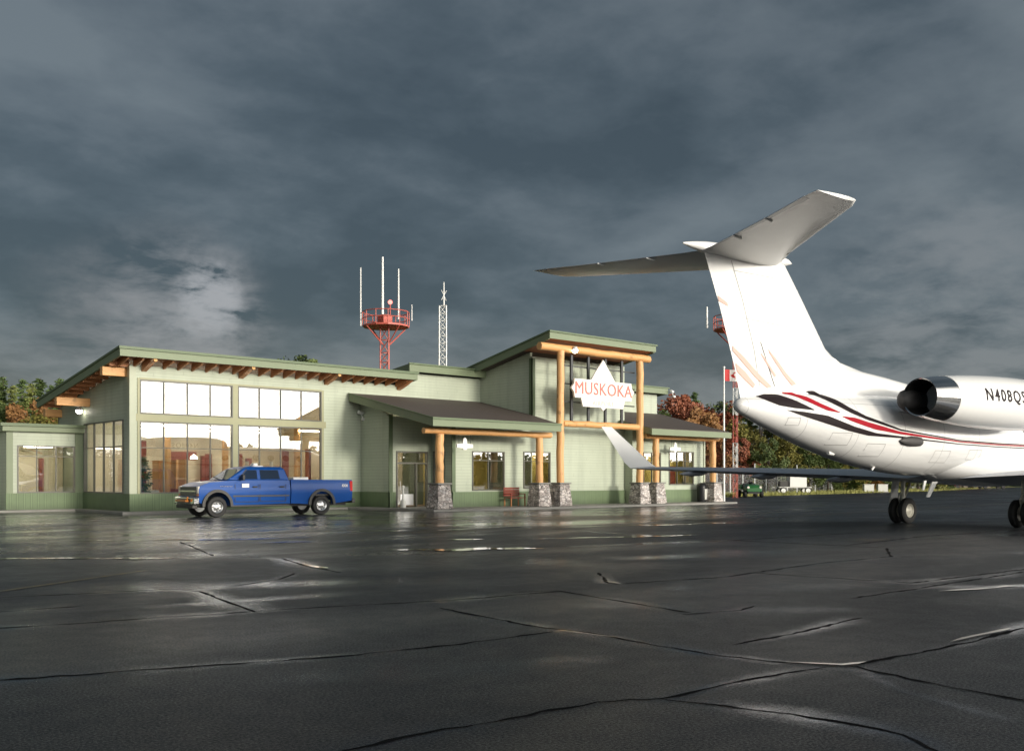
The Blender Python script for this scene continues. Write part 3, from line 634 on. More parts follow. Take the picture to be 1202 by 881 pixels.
for (x0,y0,z0) in ((1.6,1.4,3.9),(4.2,1.4,3.9),(7.0,1.4,3.9),(9.6,1.4,3.9),(2.2,4.6,3.9),(5.5,4.6,3.9),(8.8,4.6,3.9),(16.6,-3.0,3.2),(20.6,-3.5,3.1),(31.6,-4.1,3.3),(28.8,-4.1,3.3),(-1.6,7.2,3.0),(13.1,-1.2,3.2)):  # added glowing panels that lift the dark interior, not known fittings
    m=MB();m.box(x0-.6,x0+.6,y0-.15,y0+.15,z0,z0+.06);m.build('interior_fill_lamp',M['fill_lamp'],T)
for (x,y,z) in ((3.6,1.6,2.45),(10.2,3.5,3.4)):
    m=MB();m.lathe((x,y,z),(0,0,1),[(0,.16),(.08,.15),(.18,.05),(.2,.01)],12);l_=m.build('interior_fill_lamp',M['fill_lamp'],T,True)
# plants in the hall
leaf=NT('house_plant_leaf');leaf.set(leaf.mix(leaf.noise(leaf.pos(),7,3),(.02,.06,.02),(.05,.13,.04)),.45);M['hleaf']=leaf.m
P_=empty('potted_plant',(.85,.75,.16),0,'tall leafy green potted plant behind the left corner glass of the terminal','potted plant')
m=MB();m.lathe((0,0,0),(0,0,1),[(0,.18),(.35,.26),(.4,.27),(.4,.22),(.33,.2)],16);m.build('pot',M['redwood'],P_,True)
m=MB();m.tube((0,0,.3),(.03,0,1.5),.03,.015);m.build('stem',M['redwood'],P_)
m=MB()
for i in range(420):
    a=random.uniform(0,6.28);z=random.uniform(.55,2.3);r=random.uniform(.02,.42)*(1.1-abs(z-1.3)/1.6)
    c=Vector((math.cos(a)*r,math.sin(a)*r,z));d_=Vector((random.uniform(-1,1),random.uniform(-1,1),random.uniform(-.6,.8))).normalized()*.11;e=d_.orthogonal().normalized()*.04
    m.face([c-d_,c+e,c+d_,c-e])
m.build('foliage',M['hleaf'],P_)
# ------------------------------------------------------------------ signs
def textmesh(body,size,extrude=0.01,offset=0.0,space=1.0):
    cu=bpy.data.curves.new('t','FONT');cu.body=body;cu.size=size;cu.extrude=extrude;cu.offset=offset;cu.space_character=space;cu.align_x='CENTER';cu.align_y='CENTER';cu.resolution_u=3
    ob=bpy.data.objects.new('t',cu);col.objects.link(ob)
    dg=bpy.context.evaluated_depsgraph_get();dg.update()
    me=bpy.data.meshes.new_from_object(ob.evaluated_get(dg));bpy.data.objects.remove(ob);return me
def place_text(me,name,mat,parent,mx):
    me.transform(mx);me.materials.clear();me.materials.append(mat)
    o=bpy.data.objects.new(name,me);col.objects.link(o);o.parent=parent;return o
M['signwhite']=plain('sign_white',(.8,.77,.72),.45,var=.05)
M['signred']=plain('sign_red',(.62,.16,.13),.5,var=.2)
M['signpink']=plain('sign_pink',(.72,.52,.50),.5,var=.1)
SG=empty('airport_sign',(23.2,-6.3,5.8),0,'large white sign reading MUSKOKA below a white triangle on the tower grid','sign')
m=MB()
m.prism([(-2.25,0.0),(2.25,0.0),(2.3,.28),(2.5,.5),(2.3,.72),(2.25,1.0),(-2.25,1.0),(-2.3,.72),(-2.5,.5),(-2.3,.28)],'y',-.09,.05);m.build('name_board',M['signwhite'],SG,bevel=.012)
m=MB();m.prism([(-1.75,-.003),(1.75,-.003),(1.6,-.45),(.22,-.45),(0,-.62),(-.22,-.45),(-1.6,-.45)],'y',-.06,.03);m.build('lower_board',M['signwhite'],SG,bevel=.012)
m=MB();m.prism([(-.95,1.003),(.95,1.003),(.45,1.6),(.08,2.05),(-.02,2.15),(-.12,2.0),(-.5,1.6)],'y',-.06,.03);m.build('triangle_board',M['signwhite'],SG,bevel=.012)
RX=Matrix.Rotation(R(90),4,'X')
place_text(textmesh('MUSKOKA',.94,.012,.0,1.04),'lettering',M['signred'],SG,Matrix.Translation((0,-.105,.50))@Matrix.Diagonal((1.0,1,1.0,1))@RX)
place_text(textmesh('AIRPORT',.34,.008,.008,1.3),'lettering',M['signpink'],SG,Matrix.Translation((0,-.07,-.23))@RX)
def hang_sign(x,y,z,label):
    s_=empty('hanging_sign',(x,y,z),0,label,'hanging sign')
    m=MB();m.prism([(-.5,-.1),(-.12,-.12),(-.1,-.2),(.1,-.2),(.12,-.12),(.5,-.1),(.5,.08),(.14,.1),(.1,.32),(0,.4),(-.1,.32),(-.14,.1),(-.5,.08)],'y',-.03,.03);m.build('board',M['white'],s_)
    m=MB()
    for a in (-.36,.36): m.tube((a,0,.09),(a,0,.62),.012)
    m.build('hanger',M['black'],s_)
hang_sign(14.1,-5.6,3.12,'white cross shaped sign hanging under the left porch beside the log post')
hang_sign(30.3,-5.6,3.3,'white sign hanging under the right porch above the paned window')
# bench, bins ---------------------------------------------------
bn=empty('wooden_bench',(18.0,-4.9,.1),0,'small red brown wooden bench against the green wall by the porch post','bench')
m=MB()
for i in range(4): m.box(-.55,.55,-.32+i*.13,-.22+i*.13,.42,.46)
m.build('seat',M['redwood'],bn)
m=MB()
for i in range(4): m.box(-.55,.55,.22,.25,.52+i*.12,.61+i*.12)
m.build('backrest',M['redwood'],bn)
for a in (-.5,.46):
    for b in (-.3,.2): m=MB();m.box(a,a+.05,b,b+.05,0,.419);m.build('leg',M['rafter'],bn)
    m=MB();m.box(a,a+.05,-.3,.21,.62,.66);m.box(a,a+.05,-.3,-.25,.461,.62);m.build('armrest',M['redwood'],bn)
tb=empty('trash_bin',(33.0,-5.5,.1),0,'black rounded trash bin with a pale front between the window and the stone base','trash bin')
m=MB();m.lathe((0,0,0),(0,0,1),[(0,.26),(.05,.28),(.85,.3),(.86,.31),(.95,.31)],20);m.build('body',M['black'],tb,True)
m=MB();m.lathe((0,0,.953),(0,0,1),[(0,.315),(.12,.28),(.2,.17),(.23,.02)],20);m.build('lid',M['black'],tb,True)
m=MB();m.box(-.1,.2,-.315,-.302,.15,.8);m.build('panel',M['dirtywhite'],tb)
fx=empty('outdoor_ashtray',(12.35,-2.95,.1),0,'white cigarette receptacle with thin neck beside the entrance door','ashtray')
m=MB();m.lathe((0,0,0),(0,0,1),[(0,.14),(.3,.13),(.45,.05),(.95,.035)],14);m.build('body',M['dirtywhite'],fx,True)
m=MB();m.lathe((0,0,.953),(0,0,1),[(0,.06),(.1,.07),(.14,.02)],12);m.build('cap',M['dirtywhite'],fx,True)
# ------------------------------------------------------------------ pickup truck (front toward -x)
M['blue']=plain('blue_car_paint',(.001,.058,.27),.4,.0,var=.1,Coat_Weight=.12,Specular_IOR_Level=.3,Coat_Roughness=.06)
M['cladding']=plain('grey_cladding',(.05,.048,.045),.6)
M['chrome']=plain('chrome',(.75,.75,.75),.12,1,var=.04)
M['headlight']=plain('headlight_glass',(.75,.7,.62),.1,var=.1)
M['tail']=plain('tail_light_red',(.55,.03,.03),.2)
M['amber']=plain('amber_lens',(.6,.2,.03),.3)
TR=empty('pickup_truck',(.95,-5.45,0),R(-1.5),'blue crew cab pickup truck parked beside the tall terminal windows','pickup truck')
WB=4.62;HW=.97;FX=-.76;RX_=6.1
def arc(cx,cz,r,a0,a1,n=12): return [(cx+r*math.cos(R(a0+(a1-a0)*i/n)),cz+r*math.sin(R(a0+(a1-a0)*i/n))) for i in range(n+1)]
def lower(x0,x1,top,bot,arches):
    pts=[]
    # bottom edge from x0 to x1 with arches, then top reversed
    pts.append((x0,bot[0]))
    for (cx,r) in arches: pts+=arc(cx,.46,r,180,0)
    pts.append((x1,bot[1]))
    return pts+top[::-1]
def bulge(bm):
    for zc in (.66,.84,.96,1.10,1.22,1.36):
        bmesh.ops.bisect_plane(bm,geom=bm.verts[:]+bm.edges[:]+bm.faces[:],plane_co=(0,0,zc),plane_no=(0,0,1))
    for v in bm.verts:
        z=v.co.z;k={0:.955}.get(0) if z<.6 else (.975 if z<.75 else (1.0 if z<.9 else (1.012 if z<1.03 else (1.006 if z<1.15 else (.985 if z<1.3 else .968)))))
        if abs(v.co.y)>.8: v.co.y*=k
def body_shell(poly,hw,crown,name,mat,bev=.05):
    """extrude side profile over the width with slight tumblehome through z"""
    m=MB();rings=[]
    for y in (-hw,hw): rings.append([(p[0],y,p[1]) for p in poly])
    A=[m.bm.verts.new(p) for p in rings[0]];B=[m.bm.verts.new(p) for p in rings[1]]
    fa=m.bm.faces.new(A);fb=m.bm.faces.new(B[::-1]);n=len(A)
    for i in range(n): m.bm.faces.new([A[i],B[i],B[(i+1)%n],A[(i+1)%n]])
    bulge(m.bm)
    if crown: 
        for v in m.bm.verts:
            if v.co.z>1.15: v.co.y*=1-crown*(v.co.z-1.15)
    return m.build(name,mat,TR,True,bev,30)
AR=.53
# front body + cab lower in one
front=lower(FX,3.15,[(FX,1.08),(FX+.05,1.22),(FX+.2,1.29),(-.3,1.37),(.35,1.43),(1.0,1.46),(3.15,1.46)],(.62,.50),[(0,AR)])
body_shell(front,HW,.12,'body',M['blue'])
bed=lower(3.19,RX_,[(3.19,1.48),(RX_,1.47)],(.50,.58),[(WB,AR)])
# bed: hollow box
m=MB()
for y0,y1 in ((-HW,-HW+.09),(HW-.09,HW)):
    A=[m.bm.verts.new((p[0],y0,p[1])) for p in bed];Bv=[m.bm.verts.new((p[0],y1,p[1])) for p in bed];n_=len(A)
    m.bm.faces.new(A);m.bm.faces.new(Bv[::-1])
    for i in range(n_): m.bm.faces.new([A[i],Bv[i],Bv[(i+1)%n_],A[(i+1)%n_]])
bulge(m.bm);m.each('bed_side',M['blue'],TR,smooth=True,bevel=.03,angle=30)
m=MB();m.box(3.2,3.26,-HW+.092,HW-.092,.55,1.46);m.box(3.262,RX_-.08,-HW+.092,HW-.092,.8,.86);m.build('bed_liner',M['cladding'],TR)
m=MB();m.box(RX_-.075,RX_-.01,-HW+.095,HW-.095,.62,1.45);m.build('tailgate',M['blue'],TR,bevel=.02)
# cab greenhouse
def gh(z,inset,xf,xr): return [(xf,-HW+inset,z),(xr,-HW+inset,z),(xr,HW-inset,z),(xf,HW-inset,z)]
m=MB();m.loft([gh(1.455,.07,.42,3.13),gh(1.93,.20,1.18,2.98),gh(2.0,.30,1.42,2.86)]);m.build('cab',M['blue'],TR,True,.05,30)
def quad_on(side,pts,off):
    # pts (x,z) -> on tumbled cab side
    r_=[]
    for x,z in pts:
        t_=(z-1.455)/(1.93-1.455);ins=.07+.13*t_
        r_.append((x,side*(HW-ins+off),z))
    return r_
for sd_ in (-1,1):
    for nm,pts in (('side_window',[(.95,1.50),(1.72,1.50),(1.72,1.87),(1.32,1.87)]),('side_window',[(1.86,1.50),(2.72,1.50),(2.66,1.87),(1.86,1.87)])):
        m=MB();a=quad_on(sd_,pts,.012);b=quad_on(sd_,pts,-.02);m.loft([a,b]);m.build(nm,M['carglass'],TR)
    m=MB();pts=[(.9,1.47),(1.78,1.47),(1.78,1.9),(1.30,1.9)];
    m.loft([quad_on(sd_,[(.88,1.475),(.92,1.475),(1.33,1.9),(1.27,1.9)],.016),quad_on(sd_,[(.88,1.475),(.92,1.475),(1.33,1.9),(1.27,1.9)],0)]);m.build('window_trim',M['black'],TR)
m=MB();m.loft([[(.50,-.84,1.49),(.50,.84,1.49),(1.13,.74,1.9),(1.13,-.74,1.9)],[(.53,-.84,1.46),(.53,.84,1.46),(1.16,.74,1.87),(1.16,-.74,1.87)]])
for v in m.bm.verts: v.co.x-=.03
m.build('windscreen',M['carglass'],TR)
m=MB();m.loft([[(3.11,-.8,1.52),(3.11,.8,1.52),(3.0,.7,1.88),(3.0,-.7,1.88)],[(3.15,-.8,1.52),(3.15,.8,1.52),(3.03,.7,1.88),(3.03,-.7,1.88)]]);m.build('rear_window',M['carglass'],TR)
m=MB();m.box(.5,.9,-.5,-.3,1.0,1.4) if False else m.box(1.3,3.0,-.85,.85,1.3,1.452);m.build('seat_row',M['black'],TR)
# doors: thin shut-line strips and handles
for sd_ in (-1,1):
    y0,y1=sorted((sd_*(HW+.001),sd_*(HW+.006)))
    for x0,x1 in ((.72,1.76),(1.80,2.95)):
        m=MB()
        for a,b,c,e in ((x0,x0+.018,.6,1.30),(x1-.018,x1,.6,1.30),(x0+.018,x1-.018,.59,.608)): m.box(a,b,y0,y1,c,e)
        dd=m.build('door',M['black'],TR)
        hy0,hy1=sorted((sd_*(HW-.02),sd_*(HW+.035)))
        m=MB();m.box(x1-.28,x1-.08,hy0,hy1,1.16,1.22);m.build('door_handle',M['black'],dd,bevel=.01)
    m=MB();m.box(.64,3.1,y0-.004 if sd_<0 else y0,y1 if sd_<0 else y1+.004,.80,.86);m.build('side_moulding',M['cladding'],TR)
    # wheel arch flares
    for cx in (0,WB):
        ya,yb=sorted((sd_*(HW-.04),sd_*(HW+.05)))
        m=MB();poly=arc(cx,.46,AR+.11,185,-5,16)+arc(cx,.46,AR-.01,-5,185,16);m.prism(poly,'y',ya,yb);m.build('arch_flare',M['cladding'],TR,bevel=.012)
    ym,yn=sorted((sd_*(HW-.02),sd_*(HW+.22)))
    m=MB();m.box(.95,1.06,ym,yn,1.45,1.68);m.build('mirror',M['black'],TR,bevel=.03)
    m=MB();ya,yb=sorted((sd_*(HW-.2),sd_*(HW+.01)));m.box(FX-.03,FX+.22,ya*.97,yb*.985,.93,1.22);m.build('headlight',M['headlight'],TR,bevel=.04)
    m=MB();m.box(FX-.02,FX+.2,ya*.97,yb*.985,.84,.922);m.build('turn_signal',M['amber'],TR,bevel=.02)
    m=MB();ya,yb=sorted((sd_*(HW-.12),sd_*(HW+.012)));m.box(RX_-.12,RX_+.015,ya,yb,.98,1.42);m.build('tail_light',M['tail'],TR,bevel=.02)
    m=MB();ya,yb=sorted((sd_*(HW+.02),sd_*(HW-.12)));m.box(.62,3.1,ya,yb,.40,.47);m.build('running_board',M['cladding'],TR,bevel=.02)
m=MB();m.box(FX-.04,FX+.02,-.76,.76,.84,1.2)
gr_=m.build('grille',M['black'],TR,bevel=.02)
m=MB();m.box(FX-.06,FX-.041,-.76,.76,1.0,1.06);m.build('grille_bar',M['chrome'],gr_)
m=MB();m.box(FX-.2,FX+.03,-.97,.97,.5,.80);m.build('front_bumper',M['chrome'],TR,bevel=.06)
m=MB();m.box(FX-.215,FX-.201,-.62,.62,.53,.74);m.build('bumper_intake',M['black'],TR)
m=MB();m.box(FX-.34,FX-.216,-.5,.5,.62,.70);m.tube((FX-.3,-.5,.66),(FX-.3,-.62,.8),.03);m.build('winch_bar',M['amber'],TR)
m=MB();m.box(FX-.19,FX+.02,-.8,.8,.36,.497);m.build('air_dam',M['cladding'],TR,bevel=.03)
m=MB();m.box(RX_,RX_+.16,-.95,.95,.48,.68);m.build('rear_bumper',M['cladding'],TR,bevel=.03)
m=MB();m.box(FX+.3,RX_-.1,-.6,.6,.38,.52);m.tube((WB,-.8,.45),(WB,.8,.45),.07);m.tube((0,-.8,.45),(0,.8,.45),.07);m.build('chassis',M['black'],TR)
m=MB();m.box(1.75,2.2,-.45,.45,2.0,2.05);m.tube((1.78,-.4,2.05),(1.78,-.2,2.05),.07);m.box(1.72,1.84,-.55,-.32,2.05,2.14);m.box(1.95,2.08,-.2,0,2.05,2.15);m.build('roof_beacon',M['white'],TR,bevel=.02)
m=MB();m.box(3.35,4.05,-.85,.3,1.30,1.58);m.build('bed_toolbox',M['white'],TR,bevel=.02)
m=MB();m.box(1.02,1.32,-HW-.007,-HW-.002,1.17,1.32);m.build('door_decal',M['white'],TR)
m=MB();m.box(.38,.95,-HW-.007,-HW-.002,1.24,1.26) if False else m.box(.1,.62,-HW-.007,-HW-.002,1.205,1.225);m.build('badge',M['chrome'],TR)
place_text(textmesh('4X4',.17,.003,.004),'badge',M['white'],TR,Matrix.Translation((5.72,-HW-.006,1.22))@RX)
for cx in (0,WB):
    for sd_ in (-1,1):
        yc=sd_*(HW-.14)
        m=MB();m.lathe((cx,yc,.41),(0,sd_,0),[(-.13,.24),(-.13,.37),(-.09,.41),(.09,.41),(.12,.385),(.13,.27),(.10,.24)],28,False);w_=m.build('wheel',M['tyre'],TR,True)
        m=MB();m.lathe((cx,yc,.41),(0,sd_,0),[(-.1,.235),(.095,.24),(.12,.235),(.10,.2),(.06,.16),(.085,.11),(.11,.07),(.115,.01)],24);m.build('rim',M['silver'],w_,True)
        m=MB()
        for k in range(8):
            a=k*math.pi/4;m.tube((cx+.165*math.cos(a),yc+sd_*.085,.41+.165*math.sin(a)),(cx+.165*math.cos(a),yc+sd_*.088+sd_*.006,.41+.165*math.sin(a)),.022,n=8)
        m.build('rim_hole',M['black'],w_)
# ------------------------------------------------------------------ jet (local x forward, -y starboard)
t=NT('jet_white');P=t.pos(True);n_=t.noise(P,.8,4);s=t.sep(P)
pl=t.math('ABSOLUTE',t.math('SUBTRACT',t.math('FRACT',t.math('DIVIDE',s[0],1.9)),.5))
ln=t.math('GREATER_THAN',pl,.0055)
wv=t.math('ABSOLUTE',t.math('SUBTRACT',s[2],3.62));ln=t.math('MINIMUM',ln,t.math('GREATER_THAN',wv,.010))
cc=t.mix(n_,(.80,.80,.79),(.86,.86,.85));dirt=t.ramp(t.noise(t.map(P,(.35,3,3)),1,5,.65),[(.45,1),(.8,.80)]);cc=t.mix(1,cc,dirt,'MULTIPLY');cc=t.mix(ln,(.55,.55,.55),cc)
t.set(cc,.22,0,Coat_Weight=.5,Coat_Roughness=.05);M['jet']=t.m
M['jetflat']=plain('jet_white_plain',(.8,.8,.79),.25,var=.03,Coat_Weight=.4)
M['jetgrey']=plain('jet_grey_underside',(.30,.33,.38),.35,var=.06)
M['jetmetal']=plain('polished_nozzle',(.55,.54,.53),.13,1,var=.12,scale=1.5)
M['soot']=plain('sooty_metal',(.004,.004,.004),.9,0)
M['darkmetal']=plain('dark_nozzle_metal',(.06,.058,.058),.6,.2)
M['sdark']=plain('livery_dark_brown',(.016,.010,.012),.6,Specular_IOR_Level=.15)
M['sred']=plain('livery_red',(.36,.008,.02),.6,Specular_IOR_Level=.15)
M['speach']=plain('livery_peach',(.70,.46,.40),.5,var=.08,Specular_IOR_Level=.2)
M['jetmatt']=plain('stabiliser_skin',(.7,.7,.69),.3,var=.05)
J=empty('private_jet',(15.916,-28.755,0),R(-6.616),'white twin engine business jet with T tail and red and dark stripes','business jet')
SEC=[(13.9,2.35,.03,.03),(13.6,2.36,.25,.25),(13.0,2.42,.55,.57),(12.2,2.53,.82,.82),(11,2.68,1.08,1.06),(9.5,2.8,1.2,1.18),(7,2.8,1.2,1.2),(2,2.8,1.2,1.2),(-2,2.8,1.2,1.2),(-3.2,2.81,1.19,1.18),(-4.9,2.885,1.105,1.1),(-6.5,3.005,.945,.95),(-8,3.165,.735,.74),(-9.5,3.35,.47,.47),(-10.3,3.43,.27,.27),(-10.65,3.45,.15,.16),(-10.72,3.45,.04,.04)]
def fus(u):
    if u>=SEC[0][0]:return SEC[0][1:]
    for i in range(len(SEC)-1):
        a,b=SEC[i],SEC[i+1]
        if a[0]>=u>=b[0]:
            p=SEC[max(i-1,0)];q=SEC[min(i+2,len(SEC)-1)];t_=(a[0]-u)/(a[0]-b[0]);out=[]
            for k in (1,2,3):
                m1=(b[k]-p[k])/(b[0]-p[0]+1e-9)*(b[0]-a[0]);m2=(q[k]-a[k])/(q[0]-a[0]+1e-9)*(b[0]-a[0])
                h_=(2*t_**3-3*t_**2+1)*a[k]+(t_**3-2*t_**2+t_)*m1+(-2*t_**3+3*t_**2)*b[k]+(t_**3-t_**2)*m2
                out.append(max(.02,h_))
            return out
    return SEC[-1][1:]
m=MB();rings=[];NU=90
us=[13.9-(13.9+10.72)*i/NU for i in range(NU+1)]+[];us=sorted(set(us+[-10.6,-10.68,13.8,13.7]),reverse=True)
for u in us:
    cz,rz,ry=fus(u);rings.append([(u,ry*math.cos(2*math.pi*i/48),cz+rz*math.sin(2*math.pi*i/48)) for i in range(48)])
m.loft(rings);FUS=m.build('fuselage',M['jet'],J,True)
# belly fairing
m=MB();rings=[]
for i in range(17):
    t_=i/16;u=-2.9+9.6*t_;k=math.sin(math.pi*t_)**.5 if 0<t_<1 else 0.02
    rings.append([(u,1.28*k*math.cos(2*math.pi*j/32),2.05+(.80*k)*math.sin(2*math.pi*j/32)) for j in range(32)])
m.loft(rings);m.build('belly_fairing',M['jetflat'],J,True)
# fin: sections by height
def finLE(z):
    K=[(3.4,.6),(3.95,-.5),(4.2,-1.6),(4.42,-2.9),(4.56,-4.1),(4.66,-5.2),(4.85,-6.25),(5.0,-6.65),(5.2,-6.97),(6.54,-8.04),(7.5,-8.84)]
    for a,b in zip(K,K[1:]):
        if z<=b[0]: return a[1]+(b[1]-a[1])*(max(z,a[0])-a[0])/(b[0]-a[0])
    return K[-1][1]
def finTE(z):
    K=[(3.4,-10.45),(4.46,-10.75),(5.97,-11.3),(7.5,-11.95)]
    for a,b in zip(K,K[1:]):
        if z<=b[0]: return a[1]+(b[1]-a[1])*(max(z,a[0])-a[0])/(b[0]-a[0])
    return K[-1][1]
def fint(u,z):
    le,te=finLE(z),finTE(z);
    if not te<u<le: return 0
    T_=.26-.02*(z-4);x_=(u-te)/3.2          # distance ahead of the trailing edge
    y_=(le-u)/(.9 if z>4.9 else 2.6)
    return max(0,T_*min(1,math.sin(min(1,x_)*math.pi/2)**.8)*min(1,math.sin(min(1,y_)*math.pi/2)**.7))
m=MB();rings=[]
for z in [3.4,3.7,3.95,4.1,4.2,4.3,4.42,4.5,4.56,4.62,4.66,4.75,4.85,4.92,5.0,5.1,5.2,5.5,6,6.5,7,7.5]:
    le,te=finLE(z),finTE(z);ring=[];N_=26
    for i in range(N_+1):
        f_=(1-math.cos(math.pi*i/N_))/2;u=te+(le-te)*f_;ring.append((u,-fint(u,z) if 0<i<N_ else 0,z))
    for i in range(N_-1,0,-1):
        f_=(1-math.cos(math.pi*i/N_))/2;u=te+(le-te)*f_;ring.append((u,fint(u,z),z))
    rings.append(ring)
m.loft(rings);FIN=m.build('tail_fin',M['jetflat'],J,True,0,60)
# livery strips conforming to the body
def sy_(u,z):
    cz,rz,ry=fus(u);q=1-((z-cz)/rz)**2
    a=ry*math.sqrt(q) if q>0 else 0
    return max(a,fint(u,z))+.013
def interp(L,t_):
    x_=t_*(len(L)-1);i=min(int(x_),len(L)-2);f_=x_-i;return tuple(L[i][k]+(L[i+1][k]-L[i][k])*f_ for k in (0,1))
def strip(top,bot,mat,parent,name='livery_stripe',n=40,v=5):
    for sgn in (-1,1):
        m=MB();prev=None
        for i in range(n+1):
            a=interp(top,i/n);b=interp(bot,i/n);row=[]
            for j in range(v+1):
                u=a[0]+(b[0]-a[0])*j/v;z=a[1]+(b[1]-a[1])*j/v;row.append(m.bm.verts.new((u,sgn*sy_(u,z),z)))
            if prev:
                for j in range(v): m.bm.faces.new([prev[j],row[j],row[j+1],prev[j+1]])
            prev=row
        m.build(name,mat,parent,True)
def at_u(L,u):
    L=sorted(L)
    if u<=L[0][0]:return L[0][1]
    for a,b in zip(L,L[1:]):
        if u<=b[0]: return a[1]+(b[1]-a[1])*(u-a[0])/(b[0]-a[0]+1e-9)
    return L[-1][1]
def ustrip(top,bot,mat,parent):
    u0=max(min(p[0] for p in top),min(p[0] for p in bot));u1=min(max(p[0] for p in top),max(p[0] for p in bot))
    nn_=max(20,int((u1-u0)/.11));U=[u0+(u1-u0)*i/nn_ for i in range(nn_+1)]
    strip([(u,at_u(top,u)) for u in U],[(u,min(at_u(bot,u),at_u(top,u)-.004)) for u in U],mat,parent,n=nn_)
ustrip([(-10.1,3.70),(-9.75,3.78),(-9.35,3.79),(-8.92,3.64),(-8.32,3.39)],[(-10.1,3.69),(-9.85,3.58),(-9.5,3.46),(-9.03,3.41),(-8.32,3.37)],M['sdark'],FUS)
ustrip([(-9.1,3.86),(-8.7,3.87),(-8.35,3.77),(-8.03,3.59),(-7.38,3.35)],[(-9.1,3.84),(-8.8,3.77),(-8.6,3.68),(-8.2,3.51),(-7.84,3.38),(-7.38,3.33)],M['sred'],FUS)
ustrip([(-8.15,3.93),(-7.85,3.96),(-7.6,3.88),(-7.27,3.72),(-6.93,3.50),(-6.4,3.28),(-4.98,2.94),(-3.66,2.82),(-2.08,2.69),(.14,2.64),(5,2.62),(10,2.6)],[(-8.15,3.92),(-8.0,3.86),(-7.82,3.76),(-7.43,3.55),(-6.92,3.33),(-6.32,3.16),(-4.98,2.89),(-3.66,2.785),(-2.07,2.66),(.15,2.61),(5,2.595),(10,2.575)],M['sdark'],FUS)
ustrip([(-9.27,3.35),(-8.72,3.32),(-7.87,3.24),(-7.37,3.1),(-6.86,2.96),(-6.0,2.80),(-4.97,2.735),(-3.65,2.655),(-2.05,2.575),(.17,2.53),(5,2.5),(10,2.46)],[(-9.27,3.34),(-8.72,3.2),(-7.86,3.01),(-7.08,2.84),(-6.29,2.72),(-4.95,2.68),(-3.63,2.62),(-2.04,2.55),(.19,2.505),(5,2.475),(10,2.43)],M['sdark'],FUS)
ustrip([(-7.33,3.24),(-6.84,3.21),(-6.33,3.10),(-4.98,2.865),(-3.66,2.765),(-2.07,2.65),(.15,2.60),(5,2.58),(10,2.56)],[(-7.33,3.23),(-7.06,3.13),(-6.61,3.02),(-6.05,2.9),(-4.97,2.79),(-3.65,2.71),(-2.06,2.62),(.16,2.57),(5,2.545),(10,2.52)],M['sred'],FUS)
for top,bot in ([[(-11.40,6.26),(-11.08,6.10)],[(-11.36,6.12),(-11.04,6.00)]],
 [[(-10.86,5.0),(-10.45,4.72),(-9.95,4.32),(-9.45,3.98)],[(-10.84,4.86),(-10.48,4.56),(-10.02,4.18),(-9.62,3.94)]],
 [[(-10.74,4.56),(-10.40,4.34),(-10.05,4.02)],[(-10.66,4.32),(-10.40,4.12),(-10.12,3.92)]],
 [[(-9.62,5.0),(-9.30,4.74),(-8.92,4.38),(-8.52,4.10)],[(-9.56,4.88),(-9.32,4.62),(-8.98,4.28),(-8.70,4.05)]],
 [[(-9.9,4.9),(-9.6,4.62),(-9.3,4.30)],[(-9.86,4.82),(-9.62,4.54),(-9.36,4.24)]]):
    strip(top,bot,M['speach'],FIN,n=14,v=4)
m=MB();a,b=(-9.89,5.16),(-9.35,4.0)
for sgn in (-1,1):
    pr=None
    for i in range(9):
        u=a[0]+(b[0]-a[0])*i/8;z=a[1]+(b[1]-a[1])*i/8;y=sgn*(fint(u,z)+.008);r_=(m.bm.verts.new((u-.012,y,z)),m.bm.verts.new((u+.012,y,z)))
        if pr:m.bm.faces.new([pr[0],pr[1],r_[1],r_[0]])
        pr=r_
m.build('rudder_seam',M['darkmetal'],FIN)
M['seam']=plain('panel_seam_grey',(.34,.34,.34),.6)
def seamline(pts,parent,w=.011,name='panel_seam'):
    m=MB()
    for sgn in (-1,1):
        for a,b in zip(pts,pts[1:]):
            n_=max(2,int(math.hypot(b[0]-a[0],b[1]-a[1])/.12));pr=None;L_=math.hypot(b[0]-a[0],b[1]-a[1]);nx,nz_=-(b[1]-a[1])/L_*w,(b[0]-a[0])/L_*w
            for i in range(n_+1):
                u=a[0]+(b[0]-a[0])*i/n_;z=a[1]+(b[1]-a[1])*i/n_
                r_=(m.bm.verts.new((u+nx,sgn*(sy_(u+nx,z+nz_)-.007),z+nz_)),m.bm.verts.new((u-nx,sgn*(sy_(u-nx,z-nz_)-.007),z-nz_)))
                if pr:m.bm.faces.new([pr[0],pr[1],r_[1],r_[0]])
                pr=r_
    return m.build(name,M['seam'],parent)
seamline([(-9.9,4.0),(-10.1,4.9),(-10.55,6.2),(-10.98,7.2)],FIN,.012,'rudder_gap')
seamline([(-8.3,5.6),(-10.6,5.75)],FIN,.008);seamline([(-9.0,6.9),(-10.9,6.95)],FIN,.008)
for (u0,u1,z0,z1) in ((-7.6,-6.9,2.45,2.78),(-6.2,-5.5,2.15,2.5),(-3.2,-2.4,2.0,2.35),(-1.4,-.7,2.1,2.4),(-9.2,-8.8,2.95,3.15)):
    seamline([(u0,z0),(u1,z0),(u1,z1),(u0,z1),(u0,z0)],FUS,.007,'access_hatch')
